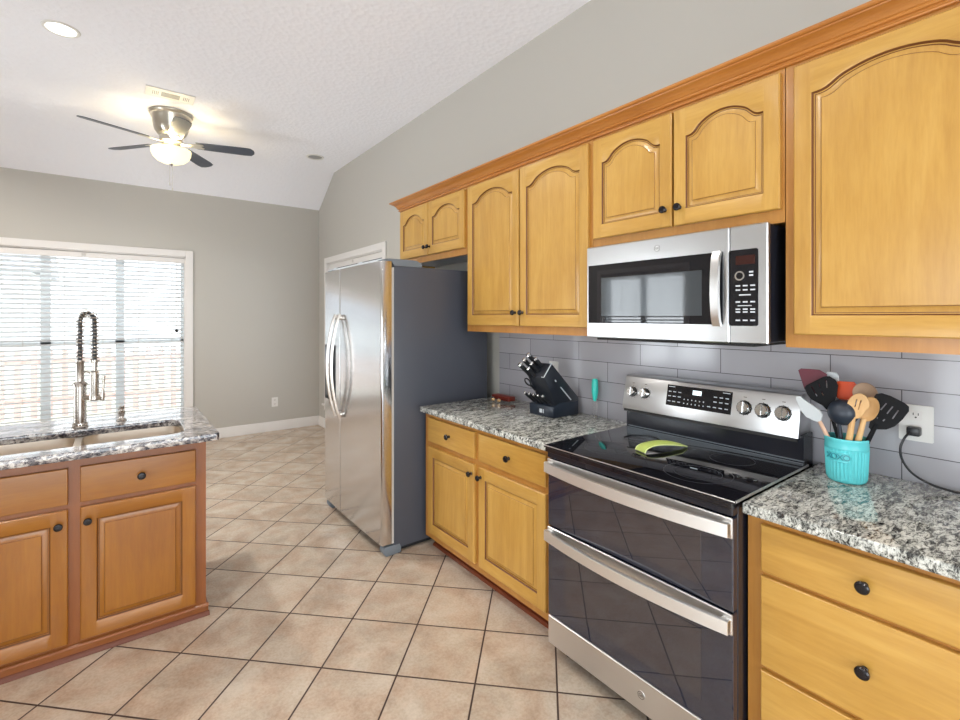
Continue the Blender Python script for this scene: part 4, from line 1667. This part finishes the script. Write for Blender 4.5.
fr_ = thing('milk_frother', (2.13, 1.725, 0.914), 'turquoise handheld milk frother upright in a thin wire stand', 'frother')
mb = MB()
mb.lathe([(0, 1.005), (0.009, 1.008), (0.013, 1.022), (0.0175, 1.055), (0.0185, 1.075), (0.0178, 1.078), (0.0185, 1.081), (0.0175, 1.105), (0.016, 1.125), (0.012, 1.132), (0, 1.133)], (2.13, 1.725, 0), seg=24)
mb.build('grip', 'mint', fr_)
mb = MB()
mb.tube([(2.13, 1.725, 1.01), (2.13, 1.725, 0.93)], 0.0013, 6)
mb.tube([Vector((2.13, 1.725, 0.926)) + Vector((0.009 * math.cos(2 * PI * k / 16), 0.009 * math.sin(2 * PI * k / 16), 0)) for k in range(17)], 0.0014, 6, caps=False)
mb.build('whisk', 'chrome', fr_)
mb = MB()
for s_ in (-1, 1):
    mb.tube([(2.13, 1.725 + s_ * 0.010, 1.03), (2.13, 1.725 + s_ * 0.014, 1.0), (2.13, 1.725 + s_ * 0.016, 0.9175)], 0.0017, 6)
mb.tube([Vector((2.13, 1.725, 0.9172)) + Vector((0.018 * math.cos(2 * PI * k / 20), 0.018 * math.sin(2 * PI * k / 20), 0)) for k in range(21)], 0.0017, 6, caps=False)
mb.build('wire_stand', 'chrome', fr_)

# lime spoon rest / pot grabber arched on the glass top
gg = thing('silicone_pot_grabber', (1.78, 1.09, 0.926), 'curled lime green silicone grabber resting on the black cooktop', 'pot grabber')
mb = MB()
sec = []
n = 22
A0 = Vector((1.700, 1.145, 0.9275))
A1 = Vector((1.925, 1.072, 0.9275))
ax_ = (A1 - A0).normalized()
sd_ = Vector((-ax_.y, ax_.x, 0))
for k in range(n + 1):
    s_ = k / n
    z = 0.046 * math.sin(PI * min(1, s_ * 1.02)) ** 0.62 * (1 - 0.45 * s_) if s_ > 0 else 0
    if s_ < 0.04:
        z *= 0.6
    wd = 0.030 * (1 - 0.35 * s_) if s_ < 0.85 else 0.030 * 0.70 * (1 - (s_ - 0.85) / 0.15 * 0.75)
    xx = s_ ** 1.15
    c = A0 + ax_ * (A1 - A0).length * xx + Vector((0, 0, z))
    dip = 0.012 * math.sin(PI * s_)
    sec.append([c + sd_ * wd * q + Vector((0, 0, -dip * q * q)) for q in (-1, -0.5, 0, 0.5, 1)])
b = bmesh.new()
vt_ = [[b.verts.new(p) for p in r] for r in sec]
vb_ = [[b.verts.new(p + Vector((0, 0, -0.0035)) + (Vector((0.004, 0, 0)) if i < 4 else Vector((0, 0, 0)))) for p in r] for i, r in enumerate(sec)]
for T_, rev in ((vt_, False), (vb_, True)):
    for i in range(n):
        for j in range(4):
            f = [T_[i][j], T_[i + 1][j], T_[i + 1][j + 1], T_[i][j + 1]]
            b.faces.new(f[::-1] if rev else f)
for i in range(n):
    for j in (0, 4):
        b.faces.new([vt_[i][j], vt_[i + 1][j], vb_[i + 1][j], vb_[i][j]])
for i in (0, n):
    for j in range(4):
        b.faces.new([vt_[i][j], vt_[i][j + 1], vb_[i][j + 1], vb_[i][j]])
lo_ = min(v.co.z for v in b.verts)
for v in b.verts:
    v.co.z += 0.9262 - lo_
mb.add(b, 0)
mb.build('curved_sheet', 'lime', gg, smooth=60)
mb = MB()
for j in (0, 4):
    mb.tube([p[j] + Vector((0, 0, 0.9262 - lo_ - 0.0015)) for p in sec], 0.0026, 6)
mb.build('rolled_edge', 'limetop', gg)

# ------------------------------------------------------------------ crock and utensils
CX_, CY_, R0 = 2.005, 0.533, 0.062
ck = thing('utensil_crock', (CX_, CY_, 0.914), 'turquoise ribbed ceramic crock holding the cooking utensils', 'crock')


def ribs(r, h, a):
    if 0.925 < h < 1.028 and r > 0.055:
        return r + 0.0014 * math.cos(a * 34)
    return r


mb = MB()
prof = [(0, 0.9155), (0.050, 0.9155), (0.054, 0.918), (0.0555, 0.924), (0.0565, 0.926), (0.0580, 0.95), (0.0592, 0.98), (0.0602, 1.0), (0.061, 1.020), (0.0612, 1.027), (0.0618, 1.029), (0.063, 1.032), (0.0625, 1.035), (0.0622, 1.045), (0.063, 1.056), (0.0642, 1.060), (0.0640, 1.064), (0.0620, 1.066), (0.0585, 1.064), (0.057, 1.055), (0.052, 0.925), (0.0, 0.922)]
mb.lathe(prof, (CX_, CY_, 0), seg=136, fn=ribs)
mb.build('pot', 'teal', ck, smooth=50)
# raised oval label with embossed letters, wrapped round the pot
ang0 = math.atan2(-0.30, -0.954) - 0.46     # faces the room, turned toward the range
mb = MB()


def wrap(a_, z, r):
    return (CX_ + r * math.cos(a_), CY_ + r * math.sin(a_), z)


hw_, hh_ = 0.60, 0.0165
N_ = 20
rows = []
for i in range(N_ + 1):
    s_ = -1 + 2 * i / N_
    ht = hh_ * (1 - abs(s_) ** 5) ** 0.4 if abs(s_) < 1 else 0.0006
    ht = max(ht, 0.0015)
    a_ = ang0 + hw_ * s_
    rows.append([mb.bm.verts.new(wrap(a_, 1.004 + q * ht, r)) for q, r in ((-1.12, 0.0595), (-1.0, 0.0640), (-0.84, 0.0640), (-0.8, 0.0628), (0.8, 0.0632), (0.84, 0.0648), (1.0, 0.0648), (1.12, 0.0600))])
for a, b in zip(rows, rows[1:]):
    for k in range(7):
        mb.bm.faces.new([a[k], a[k + 1], b[k + 1], b[k]])
mb.build('label_plate', 'teal', ck, smooth=40)
mb = MB()
for i, ch in enumerate('XOXO'):
    a_ = ang0 - 0.42 + 0.28 * i
    p = Vector(wrap(a_, 1.004, 0.0636))
    nrm = Vector((math.cos(a_), math.sin(a_), 0))
    rt = Vector((-math.sin(a_), math.cos(a_), 0))
    Mx = Matrix(((rt.x, 0, nrm.x, p.x), (rt.y, 0, nrm.y, p.y), (0, 1, 0, p.z), (0, 0, 0, 1)))
    mb.text(ch, 0.027, 0.0040, Mx)
mb.build('embossed_lettering', mat('turquoise_glaze_shaded', S(50, 140, 150), 0.3), ck)  # letters coloured darker to carry the shading of the embossing


def utensil(name, label, cat, foot, neck, head_fn, hm, head_part, r=0.0045, shaft_mat='nylon', shaft_label=None, r2=None):
    """shaft from foot (inside the crock) to neck; the head is added by head_fn"""
    t_ = thing(name, foot, label, cat, 'cooking utensils standing in the crock')
    mb = MB()
    f, n_ = Vector(foot), Vector(neck)
    mb.tube([f, f.lerp(n_, 0.5), n_], [r, r, r2 or r * 0.8], 10)
    mb.build('shaft', shaft_mat, t_)
    mb = MB()
    head_fn(mb)
    mb.build(head_part, hm, t_, smooth=50)
    return t_


def flat_head(x, poly, slots=(), th=0.004):
    def f(mb):
        mb.flat([[(-y, z) for y, z in poly]] + [[(-y, z) for y, z in s_] for s_ in slots], th, faceX(x, 0, 0), 0, 0.001)
    return f


def slot(y0, z0, y1, z1, w=0.0028):
    a, b = Vector((y0, z0)), Vector((y1, z1))
    n_ = Vector((-(b - a).y, (b - a).x)).normalized() * w
    return [tuple(a + n_), tuple(b + n_), tuple(b - n_), tuple(a - n_)]


def spoon_head(c, ry, rz, tilt, depth=0.009, solid=False):
    """oval dished bowl facing the room, centre c"""
    def f(mb):
        b = bmesh.new()
        rings = []
        for k, (s_, d) in enumerate(((1.0, 0.0), (0.97, -0.002), (0.75, 0.45 * depth), (0.45, 0.8 * depth), (0.15, depth))):
            rings.append([b.verts.new((s_ * ry * math.cos(2 * PI * j / 28), s_ * rz * math.sin(2 * PI * j / 28), -d)) for j in range(28)])
        for A_, B_ in zip(rings, rings[1:]):
            for j in range(28):
                b.faces.new([A_[j], A_[(j + 1) % 28], B_[(j + 1) % 28], B_[j]])
        b.faces.new(rings[-1])
        back = [b.verts.new((0.98 * ry * math.cos(2 * PI * j / 28), 0.98 * rz * math.sin(2 * PI * j / 28), -0.004)) for j in range(28)]
        for j in range(28):
            b.faces.new([rings[0][j], back[j], back[(j + 1) % 28], rings[0][(j + 1) % 28]])
        bc = [b.verts.new((0.6 * ry * math.cos(2 * PI * j / 28), 0.6 * rz * math.sin(2 * PI * j / 28), -depth - 0.003)) for j in range(28)]
        for j in range(28):
            b.faces.new([back[j], bc[j], bc[(j + 1) % 28], back[(j + 1) % 28]])
        b.faces.new(bc[::-1])
        mb.add(b, 0, faceX(*c) @ Matrix.Rotation(tilt, 4, 'Z'))
    return f


XB = 0.93
utensil('silicone_spatula', 'maroon silicone spatula at the upper left, behind the black slotted turner', 'spatula', (2.025, 0.515, XB), (2.035, 0.617, 1.205),
        flat_head(2.035, [(0.688, 1.279), (0.680, 1.286), (0.622, 1.286), (0.600, 1.272), (0.606, 1.215), (0.618, 1.198), (0.646, 1.200), (0.668, 1.212)], th=0.007), 'maroon', 'paddle', 0.005, 'beech')
utensil('slotted_turner', 'black slotted turner leaning left in front of the maroon spatula', 'turner', (2.01, 0.525, XB), (2.012, 0.588, 1.165),
        flat_head(2.012, [(0.661, 1.218), (0.655, 1.228), (0.600, 1.266), (0.585, 1.268), (0.568, 1.258), (0.560, 1.240), (0.564, 1.200), (0.578, 1.165), (0.584, 1.150), (0.594, 1.150), (0.604, 1.162), (0.640, 1.180), (0.652, 1.196)],
                  [slot(0.640, 1.228, 0.622, 1.192), slot(0.617, 1.240, 0.613, 1.226), slot(0.608, 1.212, 0.604, 1.198), slot(0.594, 1.254, 0.592, 1.226)]), 'nylon', 'blade', 0.0065, 'nylon')
utensil('silicone_spatula', 'white silicone spatula on a pinkish wooden handle, leaning far left', 'spatula', (1.985, 0.520, XB), (1.968, 0.606, 1.122),
        flat_head(1.966, [(0.672, 1.182), (0.670, 1.190), (0.660, 1.192), (0.650, 1.182), (0.620, 1.163), (0.600, 1.150), (0.592, 1.136), (0.596, 1.116), (0.606, 1.110), (0.622, 1.114), (0.640, 1.122), (0.655, 1.140)], th=0.009), 'whitesil', 'paddle', 0.0075, 'beech')
utensil('silicone_spatula', 'white-tipped spatula barely showing behind the black turner top', 'spatula', (2.03, 0.545, XB), (2.05, 0.571, 1.20),
        flat_head(2.05, [(0.606, 1.272), (0.600, 1.281), (0.576, 1.279), (0.568, 1.268), (0.572, 1.205), (0.584, 1.192), (0.598, 1.205)], th=0.007), 'whitesil', 'paddle', 0.005, 'whitesil')
utensil('soup_ladle', 'round slate-black nylon ladle at the front centre of the crock', 'ladle', (1.98, 0.530, XB), (1.966, 0.545, 1.125),
        lambda mb: mb.lathe([(0, 0.022), (0.012, 0.021), (0.024, 0.016), (0.034, 0.006), (0.0430, -0.008), (0.0450, -0.018), (0.042, -0.018), (0.030, 0.002), (0.016, 0.012), (0, 0.014)], (1.962, 0.534, 1.158), (-0.94, -0.10, 0.30), 32), 'ladle', 'bowl', 0.0075, 'ladle')
utensil('silicone_spatula', 'orange silicone spatula between the black turner and the wooden spoons', 'spatula', (2.04, 0.53, XB), (2.042, 0.538, 1.19),
        flat_head(2.042, [(0.572, 1.244), (0.566, 1.250), (0.522, 1.252), (0.515, 1.244), (0.519, 1.193), (0.531, 1.180), (0.556, 1.182), (0.570, 1.193)], th=0.007), 'orange', 'paddle', 0.005, 'beech')
utensil('wooden_spoon', 'taupe wooden spoon with the tallest round bowl, behind the slotted spoon', 'spoon', (2.03, 0.515, XB), (2.025, 0.490, 1.195),
        spoon_head((2.025, 0.487, 1.220), 0.035, 0.036, 0, 0.010), 'taupe', 'bowl', 0.0055, 'taupe')
utensil('slotted_wooden_spoon', 'pale wooden spoon with two slots, in front of the taupe spoon', 'spoon', (1.975, 0.535, XB), (1.966, 0.505, 1.145),
        flat_head(1.966, [(0.491 + 0.029 * math.cos(2 * PI * k / 24) * (1 if math.sin(2 * PI * k / 24) > -0.2 else 0.75) - 0.006 * (math.sin(2 * PI * k / 24)), 1.182 + 0.042 * math.sin(2 * PI * k / 24)) for k in range(24)],
                  [slot(0.494, 1.205, 0.500, 1.176, 0.0026), slot(0.482, 1.203, 0.490, 1.170, 0.0026)], 0.006), 'woodspoon', 'bowl', 0.0105, 'woodspoon')
utensil('wooden_spoon', 'tan wooden spoon to the right of the slotted spoon', 'spoon', (1.99, 0.525, XB), (1.988, 0.480, 1.140),
        spoon_head((1.986, 0.468, 1.172), 0.027, 0.044, -0.32, 0.008), 'woodspoon', 'bowl', 0.010, 'woodspoon')
utensil('slotted_turner', 'large black slotted turner leaning right towards the wall outlet', 'turner', (2.015, 0.525, XB), (2.0, 0.450, 1.125),
        flat_head(2.0, [(0.455, 1.216), (0.450, 1.224), (0.436, 1.228), (0.415, 1.222), (0.380, 1.204), (0.370, 1.194), (0.370, 1.180), (0.385, 1.152), (0.404, 1.126), (0.425, 1.112), (0.448, 1.108), (0.462, 1.100), (0.470, 1.110), (0.465, 1.140), (0.460, 1.165)],
                  [slot(0.440, 1.172, 0.424, 1.198), slot(0.424, 1.162, 0.408, 1.190), slot(0.410, 1.148, 0.394, 1.180), slot(0.450, 1.142, 0.446, 1.148), slot(0.434, 1.136, 0.428, 1.146)]), 'nylon', 'blade', 0.008, 'nylon')

for o in bpy.data.objects:
    if '_o' in o:
        del o['_o']
